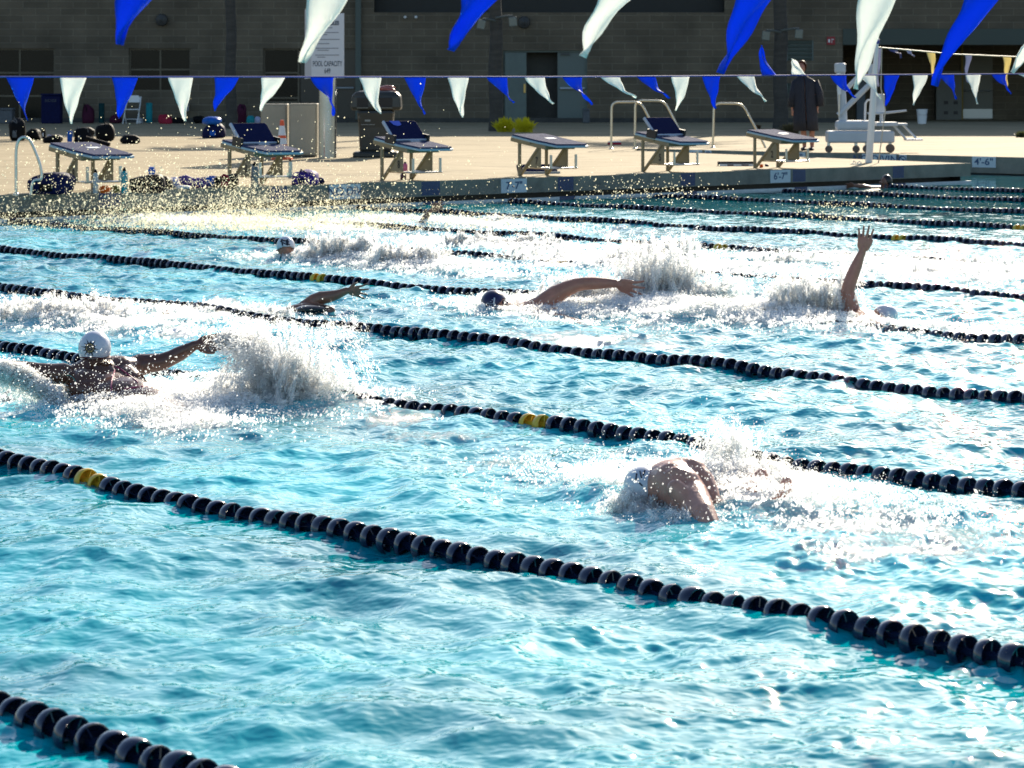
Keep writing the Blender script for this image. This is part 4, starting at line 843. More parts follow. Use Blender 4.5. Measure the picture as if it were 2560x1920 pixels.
def folding_chair():
    c = pt(327, YW+2, DZ); s = c.y/FPX; g = thing('folding_chair', 'white folding chair against the wall under the left window', 'chair', c); W = .22
    M = MB()
    for x in (-W, W): M.tube([(x, -.2, 0), (x*.98+.06, .06, .55), (x*.9+.1, .14, .84)], .016, 8)
    M.build('leg_frame', WHITE, g, True)
    M = MB()
    for x in (-W, W): M.tube([(x+.05, .22, 0), (x+.03, -.12, .45)], .014, 8)
    M.tube([(-W+.05, .2, .14), (W+.05, .2, .14)], .012, 8); M.build('rear_frame', WHITE, g, True)
    M = MB(); M.box((-W+.02, -.18, .43), (W+.04, .14, .46)); M.build('seat', WHITE, g, bevel=.01)
    M = MB(); M.prism([(-.17, 0), (.17, 0), (.20, .14), (.13, .22), (-.13, .22), (-.20, .14)], -.01, .01, Matrix.Translation((.08, .13, .66)) @ Matrix.Rotation(radians(82), 4, 'X')); M.build('backrest', WHITE, g, bevel=.008)
folding_chair()
# behind the window panes
c = Vector((Xp(375, YB), YB+.7, Zp(174, YB))); g = thing('cardboard_box', 'pale cardboard box with a hand hole behind the left window', 'box', c)
M = MB(); M.box((-.3, -.3, 0), (.34, 0, .42)); M.build('body', mat('pale cardboard', (.28, .25, .18), .8), g); M = MB(); M.box((-.1, -.306, .24), (.06, -.302, .30)); M.build('hand_hole', BLACK, g)
c.y = YB+.0
# small things on the strip
c = pt(1840, 415, DZ); g = thing('backstroke_ledge', 'long black and white plank lying left of the block marked 2', 'plank', c, .06)
M = MB(); M.box((-.28, -.06, 0), (.30, .0, .035)); M.build('plank', WHITE, g); M = MB(); M.box((-.30, .003, 0), (.30, .05, .075)); M.build('rubber_strip', BLACK, g); M = MB(); M.box((-.15, -.063, .006), (-.05, -.061, .028)); M.box((.08, -.063, .006), (.2, -.061, .028)); M.build('stripe', cm('maroon'), g)
c = pt(1535, 362, DZ); g = thing('rescue_tube', 'small red and white float behind the twin hand rails', 'float', c, .35); M = MB(); M.box((-.14, -.04, 0), (.16, .04, .05)); M.build('body', cm('red'), g, bevel=.015); M = MB(); M.box((-.13, -.035, .052), (.15, .035, .075)); M.build('top', WHITE, g, bevel=.01)
bag('dry_leaf', 'tiny orange leaf on the deck under the block marked 2', 'leaf', 1899, 411, 1908, 419, 'orange', 0, None, .3, .03)
bag('goggle_pouch', 'tiny dark blue pouch on the deck under the block marked 2', 'pouch', 1912, 410, 1922, 416, 'navy', 0, None, .15, .04)
c = pt(2140, 411, DZ); g = thing('anchor_plate', 'small metal anchor at the deck edge left of the leaning pole', 'anchor', c); M = MB(); M.box((-.09, -.03, 0), (.1, .03, .02)); M.tube([(-.05, 0, .02), (-.04, 0, .06), (.0, 0, .03)], .008, 6); M.tube([(.02, 0, .02), (.05, 0, .05), (.09, 0, .03)], .008, 6); M.build('plate', STEEL, g)
# ---------------------------------------------------------------- people
def skin_mat(name, col, rough=.35, tr=.06):
    return mat(name, col, rough, var=.22, scale=12, bump=.12, bscale=70, transl=tr, spec=.5)
SK_DARK = skin_mat('wet dark skin', (.115, .05, .033), .24, .05); SK_TAN = skin_mat('wet tan skin', (.42, .19, .13), .35, .14)
SK_PALE = skin_mat('wet pale skin', (.50, .25, .185), .3, .10); SK_BROWN = skin_mat('wet brown skin', (.22, .10, .062), .3, .06)
CAPW = mat('white rubber cap', (.52, .54, .60), .25, var=.06, scale=6, spec=.6); CAPN = mat('navy rubber cap', (.008, .008, .055), .3, var=.3, scale=9)
INK = mat('black cap print', (.008, .008, .02), .4); GOLD = mat('gold cap print', (.45, .30, .08), .45); PINK = mat('pink strap', (.32, .03, .10), .4)
class Body:
    def __init__(s, label, origin, voxel=.006, smooth=6, group=None):
        s.g = thing('person', label, 'person', origin, 0, group); s.o = Vector(origin); s.M = MB(); s.vx = voxel; s.sm = smooth
    def ball(s, c, r): s.M.ell(Vector(c)-s.o, (r, r, r) if not isinstance(r, tuple) else r, n=16, m=10); return s
    def ell(s, c, r, R=None): s.M.ell(Vector(c)-s.o, r, R, n=20, m=12); return s
    def chain(s, pts):
        P = [Vector(p)-s.o for p, _ in pts]; R = [r for _, r in pts]
        s.M.tube(P, R, 14)
        for p, r in zip(P, R): s.M.ell(p, (r*.995,)*3, n=14, m=8)
        return s
    def hand(s, w, d, side, size=1.0, spread=.12, curl=.25, thumb=.8, lens=(.072, .082, .076, .058)):
        d = Vector(d).normalized(); side = Vector(side); side = (side-d*side.dot(d)).normalized(); n = d.cross(side); w = Vector(w); k = size
        R = Matrix((side, d, n)).transposed().to_4x4()
        s.ell(w+d*.052*k, (.043*k, .052*k, .0155*k), R)
        s.chain([(w-d*.01*k, .024*k), (w+d*.03*k, .021*k)])
        for i, L in enumerate(lens):
            a = spread*(1.5-i)*.9; f = (d*cos(a)+side*sin(a)).normalized(); b = w+d*.088*k+side*(.033-.0222*i)*k
            f2 = (f*cos(curl)-n*sin(curl)).normalized(); f3 = (f*cos(curl*2)-n*sin(curl*2)).normalized()
            s.chain([(b-d*.02*k, .0098*k), (b+f*L*.42*k, .0088*k), (b+f*L*.42*k+f2*L*.33*k, .0078*k), (b+f*L*.42*k+f2*L*.33*k+f3*L*.25*k, .0066*k)])
        t = (d*(1-thumb*.5)+side*thumb).normalized(); b = w+d*.028*k+side*.026*k
        s.chain([(b, .015*k), (b+t*.034*k, .0118*k), (b+(t*.034+(t*.6+d*.5)*.028)*k, .0085*k)]); return s
    def build(s, skin):
        o = s.M.build('body', skin, s.g, True); r = o.modifiers.new('skin', 'REMESH'); r.mode = 'VOXEL'; r.voxel_size = s.vx; r.use_smooth_shade = True
        m = o.modifiers.new('soft', 'SMOOTH'); m.iterations = s.sm; m.factor = .5
        s.body = o; return s
    def on(s, pix, obj=None, lift=.002, y0=6.0):   # surface points under photo pixels, in the person's own space
        out = []; dg = bpy.context.evaluated_depsgraph_get(); ob = (obj or s.body); ev = ob.evaluated_get(dg); inv = ob.matrix_world.inverted()
        for px, py in pix:
            a = pd(px, py, y0); dr = (a-Vector((0, 0, CAMH))).normalized(); la = inv @ a; ld = (inv.to_3x3() @ dr).normalized()
            ok, loc, nr, _ = ev.ray_cast(la, ld)
            if ok: out.append((ob.matrix_world @ (loc+nr*lift))-s.o)
        return out
def upd(): bpy.context.view_layer.update()
def cap_mesh(c, r, R=None, open_dir=None, cut=.15, m=None, parent=None, name='swim_cap', o=Vector((0, 0, 0)), wr=.006, seed=1):
    rr = random.Random(seed); bm = bmesh.new(); bmesh.ops.create_uvsphere(bm, u_segments=40, v_segments=26, radius=1); od = Vector(open_dir).normalized()
    bmesh.ops.delete(bm, geom=[v for v in bm.verts if v.co.dot(od) > cut], context='VERTS')
    ks = [(Vector((rr.gauss(0, 3), rr.gauss(0, 3), rr.gauss(0, 3))), rr.uniform(0, 6)) for _ in range(6)]
    for v in bm.verts:
        d = sum(sin(k.dot(v.co)+p) for k, p in ks)/6; ridge = max(0, 1-abs(v.co.dot(ks[0][0].normalized()))*14)
        v.co = Vector((v.co.x*r[0], v.co.y*r[1], v.co.z*r[2]))*(1+wr/.1*d*.35+.018*ridge)
    me = bpy.data.meshes.new(name); bm.to_mesh(me); bm.free(); ob = link(name, me, m, parent, True)
    ob.matrix_local = Matrix.Translation(Vector(c)-o) @ (R or Matrix.Identity(4)); sl = ob.modifiers.new('t', 'SOLIDIFY'); sl.thickness = .003; return ob
def strips(name, paths, r, m, parent, flat=None):
    M = MB()
    for p in paths:
        if len(p) > 1: M.tube(p, r, 6)
    return M.build(name, m, parent, True)
RW = rotz(math.atan2(WY, WX)); Lv = Vector((LX, LY, 0)); Wv = Vector((WX, WY, 0))
# --- butterfly swimmer
def swimmer_fly():
    Y = 15.25; o = pd(250, 1010, Y); B = Body('butterfly swimmer seen from behind, white cap with sun emblem', (o.x, o.y, 0), .0058, 5)
    P = lambda px, py, dy=0: pd(px, py, Y+dy)
    B.ell(P(237, 876), (.076, .092, .095)); B.ell(P(240, 893, -.01), (.062, .07, .06))
    B.chain([(P(243, 898, 0), .052), (P(250, 922, -.05), .062), (P(258, 935, -.1), .075)])
    ls, rs = P(158, 934, -.16), P(336, 917, .12)
    B.chain([(P(180, 940, -.12), .062), (P(215, 930, -.08), .075), (P(258, 928, -.04), .085), (P(300, 922, .02), .075), (P(325, 920, .08), .062)])
    B.ell(P(255, 968, -.12), (.215, .17, .095), RW); B.ell(P(215, 952, -.16), (.10, .12, .07), RW); B.ell(P(305, 945, -.02), (.095, .13, .075), RW)
    B.ell(P(305, 985, -.26), (.165, .22, .095), RW); B.ell(P(350, 1005, -.42), (.135, .2, .085), RW); B.ell(P(412, 1062, -.62), (.145, .17, .085), RW)
    B.chain([(P(283, 950, -.05), .05), (P(300, 968, -.14), .06), (P(325, 985, -.26), .06), (P(355, 1000, -.4), .05)]); B.chain([(P(318, 935, .04), .055), (P(340, 960, -.02), .06), (P(356, 985, -.14), .055)])
    B.chain([(rs, .060), (P(352, 912, .14), .063), (P(378, 908, .15), .054), (P(405, 905, .16), .050), (P(428, 895, .16), .044), (P(450, 884, .15), .043), (P(470, 873, .13), .035), (P(487, 864, .12), .026)])
    B.chain([(ls, .060), (P(130, 934, -.18), .056), (P(95, 928, -.2), .047), (P(60, 922, -.22), .043), (P(20, 916, -.24), .036), (P(-20, 912, -.25), .027)])
    B.hand(P(489, 863, .12), (1, -.1, .16), (-.1, -.25, -.95), 1.12, .07, .16, .45)
    B.hand(P(-24, 912, -.25), (-1, -.1, 0), (0, -.5, -.8), 1.0, .1, .2, .6)
    for s in (-.09, .09): B.chain([(P(430, 1060, -.7)+Wv*s, .085), (P(520, 1120, -1.0)+Wv*s-Vector((0, 0, .05)), .06), (P(600, 1180, -1.4)+Wv*s-Vector((0, 0, .25)), .045)])
    B.build(SK_DARK)
    cap = cap_mesh(P(237, 872), (.0895, .105, .098), None, (.1, .45, -.85), .52, CAPW, B.g, o=B.o, seed=3); upd()
    # sun emblem on the back of the cap
    ex, ey, er = 225, 870, 9.5
    def disc(r0, r1, n=28): return [[(ex+cos(2*pi*i/n)*r, ey+sin(2*pi*i/n)*r*1.08) for i in range(n+1)] for r in (r0, r1)]
    M = MB()
    def quad(pts, lift): q = B.on(pts, cap, lift); (M.add(q, [tuple(range(len(q)))]) if len(q) == len(pts) else None)
    n = 28
    for i in range(n):
        a0, a1 = 2*pi*i/n, 2*pi*(i+1)/n; f = lambda a, r: (ex+cos(a)*r, ey+sin(a)*r*1.1)
        quad([f(a0, 12), f(a1, 12), f(a1, 9.5), f(a0, 9.5)], .0022)
    for i in range(12):
        a = 2*pi*(i+.3)/12; L = 19 if i % 2 else 23; quad([(ex+cos(a-.16)*11.5, ey+sin(a-.16)*12.5), (ex+cos(a)*L, ey+sin(a)*L*1.05), (ex+cos(a+.16)*11.5, ey+sin(a+.16)*12.5)], .0022)
    for a in (.75, 2.35):
        for s in (-1, 1): quad([(ex+cos(a)*9*s-2.2*sin(a), ey+sin(a)*9*s+2.2*cos(a)), (ex-2.2*sin(a), ey+2.2*cos(a)), (ex+2.2*sin(a), ey-2.2*cos(a)), (ex+cos(a)*9*s+2.2*sin(a), ey+sin(a)*9*s-2.2*cos(a))], .0028)
    for i in range(4):
        a = pi/2*i; quad([(ex+cos(a-.5)*6, ey+sin(a-.5)*6), (ex+cos(a)*10.5, ey+sin(a)*10.5), (ex+cos(a+.5)*6, ey+sin(a+.5)*6)], .0026)
    e = M.build('emblem', INK, cap); e.matrix_parent_inverse = cap.matrix_local.inverted()
    M = MB()
    for i in range(n):
        a0, a1 = 2*pi*i/n, 2*pi*(i+1)/n; quad([(ex, ey), (ex+cos(a0)*9.5, ey+sin(a0)*10.4), (ex+cos(a1)*9.5, ey+sin(a1)*10.4)], .0016)
    e = M.build('emblem_disc', GOLD, cap); e.matrix_parent_inverse = cap.matrix_local.inverted()
    strips('goggle_strap', [B.on([(x, 892+.0*x+2.5*((x-237)/40)**2*.4+(x-196)*.04) for x in range(197, 276, 6)], cap, .004)], .0035, mat('dark red strap', (.10, .01, .012), .4), B.g)
    M = MB(); r = random.Random(5)
    for i in range(26):
        q = B.on([(225+i*2.1, 904+r.uniform(-3, 2)), (228+i*2.2, 912+r.uniform(-2, 3))], None, .004)
        if len(q) == 2: M.tube(q, .004, 5)
    M.build('hair', mat('wet brown hair', (.16, .06, .025), .4, transl=.2), B.g, True)
    strips('swimsuit_straps', [B.on([(286, 925), (284, 935), (281, 945), (279, 955), (278, 965), (280, 975), (276, 983)]), B.on([(286, 915), (300, 922), (312, 930), (322, 938), (333, 947), (344, 956)]), B.on([(312, 972), (325, 971), (340, 969), (355, 967), (370, 966)])], .0045, PINK, B.g)
    M = MB(); M.ell(P(418, 1043, -.6)-B.o, (.13, .17, .085), RW, 20, 12); M.build('swimsuit', mat('purple pink suit', (.11, .012, .07), .3, var=.4, scale=14), B.g, True)
    strips('anklet_cord', [B.on([(165, 938), (172, 938), (180, 941), (186, 948), (190, 956)])], .002, mat('teal cord', (.05, .25, .2), .4), B.g)
swimmer_fly()
# --- crawl swimmer in navy cap
def swimmer_crawl():
    Y = 21.2; o = pd(1330, 790, Y); B = Body('crawl swimmer in a navy cap with white stripe, one long bare arm outstretched', (o.x, o.y, 0), .0046, 6)
    P = lambda px, py, dy=0: pd(px, py, Y+dy)
    B.ell(P(1236, 762), (.085, .10, .09)); B.chain([(P(1252, 772, .02), .06), (P(1290, 782, .05), .075), (P(1318, 782, .06), .09)])
    B.chain([(P(1318, 785, .04), .085), (P(1338, 774, .02), .085), (P(1356, 764), .082), (P(1372, 750), .078), (P(1392, 735), .070), (P(1415, 723), .062), (P(1440, 713), .054), (P(1462, 709), .050), (P(1490, 708), .048), (P(1515, 708), .040), (P(1540, 709), .031)])
    B.chain([(P(1352, 775), .085), (P(1372, 792, -.05), .085), (P(1395, 815, -.1), .08)]); B.ell(P(1330, 800, 0), (.2, .2, .1), RW)
    B.chain([(P(1350, 812, -.2), .13), (P(1480, 850, -.8), .12), (P(1600, 900, -1.4), .08)])
    B.hand(P(1541, 710), (1, -.05, -.28), (.25, -.25, .95), 1.25, .30, .16, .3, (.075, .085, .078, .062))
    B.build(SK_TAN)
    cap = cap_mesh(P(1234, 757), (.098, .115, .098), None, (.75, -.2, -.62), .55, CAPN, B.g, o=B.o, seed=5); upd()
    strips('cap_stripe', [B.on([(1236-.3*i+.006*i*i, 745+i*3.2) for i in range(12)], cap, .003)], .006, mat('white stripe', (.5, .5, .55), .4), B.g)
    M = MB(); M.ell(P(1262, 757, -.05)-B.o, (.028, .02, .02), None); M.build('goggles', mat('dark goggles', (.03, .015, .04), .1), B.g, True)
swimmer_crawl()
def swimmer_left_arm():
    Y = 21.4; o = pd(770, 780, Y); B = Body('dark swimmer with one forearm and open hand raised in the lane left of the middle', (o.x, o.y, 0), .0046, 5)
    P = lambda px, py, dy=0: pd(px, py, Y+dy)
    B.chain([(P(752, 778), .062), (P(770, 764), .058), (P(785, 752), .055), (P(803, 745), .053), (P(822, 742), .047), (P(845, 736), .037), (P(866, 727), .027)])
    B.chain([(P(735, 778), .05), (P(765, 776, -.05), .06), (P(800, 776, -.08), .055), (P(826, 778, -.1), .04)]); B.ell(P(730, 790), (.09, .1, .08))
    B.chain([(P(740, 800, 0), .08), (P(760, 840, -.1), .12), (P(860, 880, -.7), .11), (P(960, 910, -1.3), .08)])
    B.hand(P(868, 726), (1, -.05, -.08), (.1, -.2, .95), 1.0, .34, .12, .85, (.068, .078, .072, .055))
    B.build(SK_BROWN)
    M = MB(); M.ell(P(782, 772, -.12)-B.o, (.15, .1, .035), RW); M.build('swimsuit', mat('black wet suit', (.008, .01, .01), .2), B.g, True)
swimmer_left_arm()
def swimmer_backstroke():
    Y = 20.5; o = pd(2130, 800, Y); B = Body('backstroke swimmer in a white cap with one arm raised straight up, fingers spread', (o.x, o.y, 0), .0042, 6)
    P = lambda px, py, dy=0: pd(px, py, Y+dy)
    B.chain([(P(2138, 806), .09), (P(2130, 790), .078), (P(2126, 770), .067), (P(2122, 748), .060), (P(2119, 728), .052), (P(2124, 708), .049), (P(2133, 684), .047), (P(2143, 660), .040), (P(2150, 642), .032), (P(2155, 630), .027)])
    B.chain([(P(2140, 802), .085), (P(2165, 808, .05), .08), (P(2190, 806, .05), .06)]); B.ell(P(2208, 791, .05), (.085, .085, .075)); B.chain([(P(2150, 815), .14), (P(2190, 840, -.6), .12), (P(2260, 870, -1.2), .08)])
    B.hand(P(2156, 630), (.16, 0, 1), (1, -.12, -.1), 1.12, .16, .02, .42, (.072, .088, .084, .064))
    B.build(SK_TAN)
    cap = cap_mesh(P(2214, 786, .05), (.088, .09, .072), None, (-.6, -.1, -.7), .45, CAPW, B.g, o=B.o, seed=7); upd()
    M = MB(); M.ell(P(2184, 786, -.02)-B.o, (.018, .03, .022), None); M.build('goggles', mat('black goggles', (.01, .01, .01), .12), B.g, True)
    strips('cap_print', [B.on(p, cap, .003) for p in ([(2204, 786), (2224, 794)], [(2213, 783), (2212, 797)], [(2204, 794), (2222, 788)], [(2194, 782), (2194, 792)])], .003, INK, B.g)
swimmer_backstroke()
def swimmer_front():
    Y = 11.4; o = pd(1720, 1280, Y); B = Body('pale swimmer with rounded back breaking through white water at the lower right', (o.x, o.y, 0), .0056, 6)
    P = lambda px, py, dy=0: pd(px, py+7, Y+dy)
    B.chain([(P(1640, 1222, .1), .05), (P(1660, 1206, .08), .078), (P(1682, 1200, .05), .090), (P(1704, 1214), .090), (P(1722, 1236, -.03), .084), (P(1740, 1258, -.12), .070), (P(1758, 1282, -.22), .056), (P(1776, 1312, -.30), .044), (P(1800, 1360, -.34), .034)])
    B.ell(P(1690, 1192, .12), (.125, .13, .085), RW); B.chain([(P(1700, 1178, .14), .07), (P(1728, 1180, .12), .072), (P(1752, 1200, .08), .060), (P(1768, 1224, .04), .050), (P(1782, 1244, .0), .036)])
    B.chain([(P(1664, 1190, .0), .03), (P(1690, 1178, -.02), .032), (P(1715, 1186, -.04), .03)]); B.chain([(P(1690, 1215, -.1), .04), (P(1712, 1238, -.11), .045), (P(1728, 1262, -.12), .035)])
    B.ell(P(1614, 1212, .15), (.075, .09, .08)); B.chain([(P(1620, 1205, .15), .05), (P(1650, 1212, .12), .065)])
    B.chain([(P(1700, 1230, .15), .09), (P(1740, 1330, .1), .11), (P(1860, 1400, -.1), .10), (P(1990, 1450, -.5), .07)]); B.chain([(P(1950, 1260, .1), .05), (P(1963, 1222, .1), .034), (P(1966, 1198, .1), .024)]); B.chain([(P(1880, 1210, .35), .05), (P(1905, 1180, .35), .028)])
    B.build(SK_PALE)
    cap = cap_mesh(P(1610, 1206, .15), (.085, .10, .080), None, (.8, -.1, -.55), .5, CAPW, B.g, o=B.o, seed=9); upd()
    strips('cap_print', [B.on(p, cap, .003) for p in ([(1592, 1185), (1590, 1203)], [(1600, 1179), (1604, 1195)], [(1612, 1177), (1608, 1189)], [(1598, 1207), (1606, 1215)])], .003, INK, B.g)
swimmer_front()
def swimmer_head_red():
    Y = 27.3; o = pd(715, 650, Y); B = Body('swimmer in a pale cap with a red goggle strap, head low in golden spray', (o.x, o.y, 0), .007, 4)
    P = lambda px, py, dy=0: pd(px, py, Y+dy)
    B.ell(P(714, 622), (.078, .09, .095)); B.chain([(P(722, 645, .1), .06), (P(745, 655, .1), .1), (P(800, 668, -.3), .13), (P(900, 690, -1.0), .1)]); B.chain([(P(938, 660, -1.0), .04), (P(958, 655, -1.0), .045), (P(974, 648, -1.0), .03)])
    B.chain([(P(745, 650), .06), (P(765, 655), .05)]); B.build(SK_TAN)
    cap = cap_mesh(P(714, 615, -.02), (.092, .10, .096), None, (.1, -.45, -.8), .55, CAPW, B.g, o=B.o, seed=11); upd()
    strips('goggle_strap', [B.on([(x, 626-.012*(736-x)*(x-692)*.9) for x in range(693, 738, 4)], cap, .006)], .008, mat('red strap', (.55, .02, .04), .4), B.g)
    M = MB(); M.ell(P(699, 641, -.09)-B.o, (.02, .015, .016), None); M.ell(P(726, 645, -.09)-B.o, (.02, .015, .016), None); M.build('goggles', mat('dark goggles', (.02, .02, .02), .1), B.g, True)
    M = MB(); r = random.Random(4)
    for i in range(9):
        q = B.on([(712+r.uniform(-12, 10), 598+r.uniform(0, 14)), (714+r.uniform(-12, 12), 601+r.uniform(0, 14))], cap, .004)
        if len(q) == 2: M.tube(q, .008, 5)
    M.build('cap_print', INK, B.g)
swimmer_head_red()
def swimmer_mid_far():
    Y = 27.4; o = pd(1600, 655, Y); B = Body('swimmer half hidden behind the tall central splash, fingertips showing right of it', (o.x, o.y, 0), .007, 3)
    P = lambda px, py, dy=0: pd(px, py, Y+dy)
    B.chain([(P(1560, 652), .05), (P(1580, 650), .07), (P(1610, 655), .08), (P(1650, 662, -.2), .11), (P(1720, 680, -.6), .1)]); B.chain([(P(1655, 665, -.2), .06), (P(1672, 652, -.2), .035), (P(1680, 647, -.2), .026)])
    B.hand(P(1680, 648, -.2), (1, -.1, .05), (.1, -.2, .9), 1.0, .4, .1, .8); B.build(SK_BROWN)
    M = MB(); M.ell(P(1585, 647, -.02)-B.o, (.10, .08, .045), None); M.build('swim_cap', mat('dark teal cap', (.01, .06, .07), .2), B.g, True)
swimmer_mid_far()
def swimmer_far_arm():
    Y = 33.6; o = pd(1062, 560, Y); B = Body('far swimmer showing only one dark forearm and hand near the pool end', (o.x, o.y, 0), .007, 3)
    P = lambda px, py, dy=0: pd(px, py, Y+dy)
    B.chain([(P(1050, 566), .05), (P(1060, 550), .045), (P(1070, 535), .036), (P(1078, 526), .028)]); B.hand(P(1078, 526), (.8, 0, .45), (-.4, -.2, .8), 1.1, .12, .2, .6)
    B.chain([(P(1040, 575), .1), (P(1100, 590, -.5), .1), (P(1160, 600, -1), .07)]); B.build(SK_BROWN)
swimmer_far_arm()
def swimmer_far_right():
    Y = 44.8; o = pd(2215, 475, Y); B = Body('swimmer with short dark hair resting in the water beyond the last lane rope', (o.x, o.y, 0), .008, 4)
    P = lambda px, py, dy=0: pd(px, py, Y+dy)
    B.ell(P(2214, 455), (.08, .09, .105)); B.ball(P(2202, 457, -.04), .03); B.chain([(P(2216, 465), .06), (P(2215, 474), .1), (P(2225, 484), .14)])
    B.chain([(P(2205, 474), .06), (P(2180, 472, -.1), .045), (P(2158, 466, -.15), .038), (P(2138, 464, -.15), .028)]); B.hand(P(2137, 464, -.15), (-1, 0, 0), (0, -.5, .8), 1.0, .12, .15, .6)
    B.build(SK_BROWN)
    cap_mesh(P(2217, 453, .01), (.092, .10, .11), None, (-.8, -.25, -.5), .45, mat('short dark hair', (.012, .008, .006), .35), B.g, 'hair', B.o, seed=13)
    M = MB(); M.ell(P(2208, 480)-B.o, (.17, .14, .06), None); M.build('swimsuit', mat('navy suit', (.01, .015, .06), .5), B.g, True)
swimmer_far_right()
def swimmer_feet():
    Y = 20.6; o = pd(300, 800, Y); B = Body('swimmer under white water at the left, only a tan heel and a grey hump showing', (o.x, o.y, 0), .007, 4)
    P = lambda px, py, dy=0: pd(px, py, Y+dy)
    B.chain([(P(405, 806), .05), (P(412, 792), .040), (P(420, 787), .037), (P(432, 792), .03), (P(444, 799), .02)]); B.chain([(P(150, 812), .12), (P(190, 806), .09), (P(230, 812), .1), (P(330, 815, -.2), .09), (P(400, 812, -.2), .05)])
    B.build(SK_TAN)
swimmer_feet()
def standing_person():
    b = pt(2010, 376, DZ); Y = b.y; s = Y/FPX; B = Body('person in a dark knee length robe and black sandals standing on the deck', (b.x, b.y, DZ), .009, 3)
    q = lambda px, py, dy=0: Vector((b.x+(px-2010)*s, b.y+dy, DZ+(376-py)*s))
    B.ell(q(2003, 170), (.078, .095, .115)); B.ball(q(2000, 176, -.075), .032); B.chain([(q(2003, 183), .052), (q(2006, 195), .06)])
    B.ell(q(2010, 228), (.19, .12, .26)); B.ell(q(2011, 270), (.17, .12, .16)); B.chain([(q(1990, 208), .06), (q(2032, 208), .06)])
    for sg, fx, kx in ((-1, 2011, 2008), (1, 2030, 2030)): B.chain([(q(2011+sg*10, 285), .085), (q(kx, 322), .058), (q(fx, 350), .05), (q(fx, 368), .035), (q(fx-3, 372, -.10), .03)])
    B.chain([(q(1990, 208), .055), (q(1984, 240), .045), (q(1981, 270), .032)]); B.hand(q(1981, 271), (.0, -.1, -1), (.3, -1, 0), 1.0, .1, .3, .5)
    B.chain([(q(2034, 208), .055), (q(2044, 240), .045), (q(2044, 262), .032)]); B.hand(q(2044, 263), (.0, -.1, -1), (-.3, -1, 0), 1.0, .1, .3, .5)
    B.build(SK_TAN)
    robe = mat('dark navy robe', (.010, .012, .022), .8, var=.3, scale=5)
    def loft(secs, n=24, openf=True):
        M = MB(); vs = []; fs = []
        for cx, z, rx, ry in secs:
            for k in range(n+1):
                a = -pi/2+.035+(2*pi-.07)*k/n if openf else 2*pi*k/n; f = 1+.035*sin(a*7+z*5)*(1 if z < 1.1 else .3); vs.append(Vector((cx+rx*cos(a)*f, ry*sin(a)*f, z)))
        m = n+1
        for i in range(len(secs)-1):
            for k in range(n): fs.append((i*m+k, i*m+k+1, (i+1)*m+k+1, (i+1)*m+k))
        return M.add(vs, fs)
    zz = lambda py: (376-py)*s; xx = lambda px: (px-2010)*s
    o = loft([(xx(2015), zz(327), .25, .2), (xx(2013), zz(300), .245, .19), (xx(2012), zz(270), .235, .18), (xx(2010), zz(235), .225, .165), (xx(2010), zz(210), .235, .15), (xx(2009), zz(199), .20, .13), (xx(2006), zz(192), .11, .10), (xx(2006), zz(186), .085, .085)]).build('robe', robe, B.g, True); m = o.modifiers.new('t', 'SOLIDIFY'); m.thickness = .008
    M = MB()
    for pts in ([(1990, 203), (1983, 235), (1980, 268)], [(2036, 203), (2048, 235), (2049, 266)]): M.tube([Vector((xx(a), 0, zz(c))) for a, c in pts], [.085, .082, .085], 14, False)
    o = M.build('sleeves', robe, B.g, True); m = o.modifiers.new('t', 'SOLIDIFY'); m.thickness = .006
    cap_mesh(q(2005, 166, .01), (.092, .108, .125), None, (-.2, -.85, -.5), .25, mat('reddish brown hair', (.14, .05, .02), .5, transl=.3), B.g, 'hair', B.o, seed=21, wr=.012)
    for fx in (2008, 2027): M = MB(); M.ell(Vector((xx(fx), -.06, .03)), (.06, .14, .035)); M.build('sandal', mat('black sandal', (.008, .008, .008), .6), B.g, True)
standing_person()
# ---------------------------------------------------------------- splashes and spray
OV = np.array([[1,0,0],[-1,0,0],[0,1,0],[0,-1,0],[0,0,1],[0,0,-1]], float); OF = np.array([[0,2,4],[2,1,4],[1,3,4],[3,0,4],[2,0,5],[1,2,5],[3,1,5],[0,3,5]])
def drops(name, P, R, D, S, m, label=None):
    n = len(P); D = D/np.maximum(1e-6, np.linalg.norm(D, axis=1))[:, None]; h = np.tile([0.3, .5, .8], (n, 1)); A = np.cross(D, h); A /= np.linalg.norm(A, axis=1)[:, None]; Bv = np.cross(D, A)
    V = P[:, None, :]+R[:, None, None]*(OV[None, :, 0:1]*A[:, None]+OV[None, :, 1:2]*Bv[:, None]+OV[None, :, 2:3]*D[:, None]*S[:, None, None])
    F = (OF[None]+(np.arange(n)*6)[:, None, None]).reshape(-1, 3)
    o = mesh_np(name, V.reshape(-1, 3), F, m, None, True); o['kind'] = 'stuff'
    if label: o['label'] = label
    return o
def spray_mat(name, col, tr=.6, rough=.1, clear=.4):
    m, t, b = nodes(name); b.inputs['Base Color'].default_value = (*col, 1); b.inputs['Roughness'].default_value = rough; b.inputs['IOR'].default_value = 1.33
    o = t.nodes['Material Output']; x = t.nodes.new('ShaderNodeBsdfTranslucent'); x.inputs[0].default_value = (*col, 1); mx = t.nodes.new('ShaderNodeMixShader'); mx.inputs[0].default_value = tr
    t.links.new(b.outputs[0], mx.inputs[1]); t.links.new(x.outputs[0], mx.inputs[2])
    tp = t.nodes.new('ShaderNodeBsdfTransparent'); m2 = t.nodes.new('ShaderNodeMixShader'); m2.inputs[0].default_value = clear
    t.links.new(mx.outputs[0], m2.inputs[1]); t.links.new(tp.outputs[0], m2.inputs[2]); t.links.new(m2.outputs[0], o.inputs[0]); return m
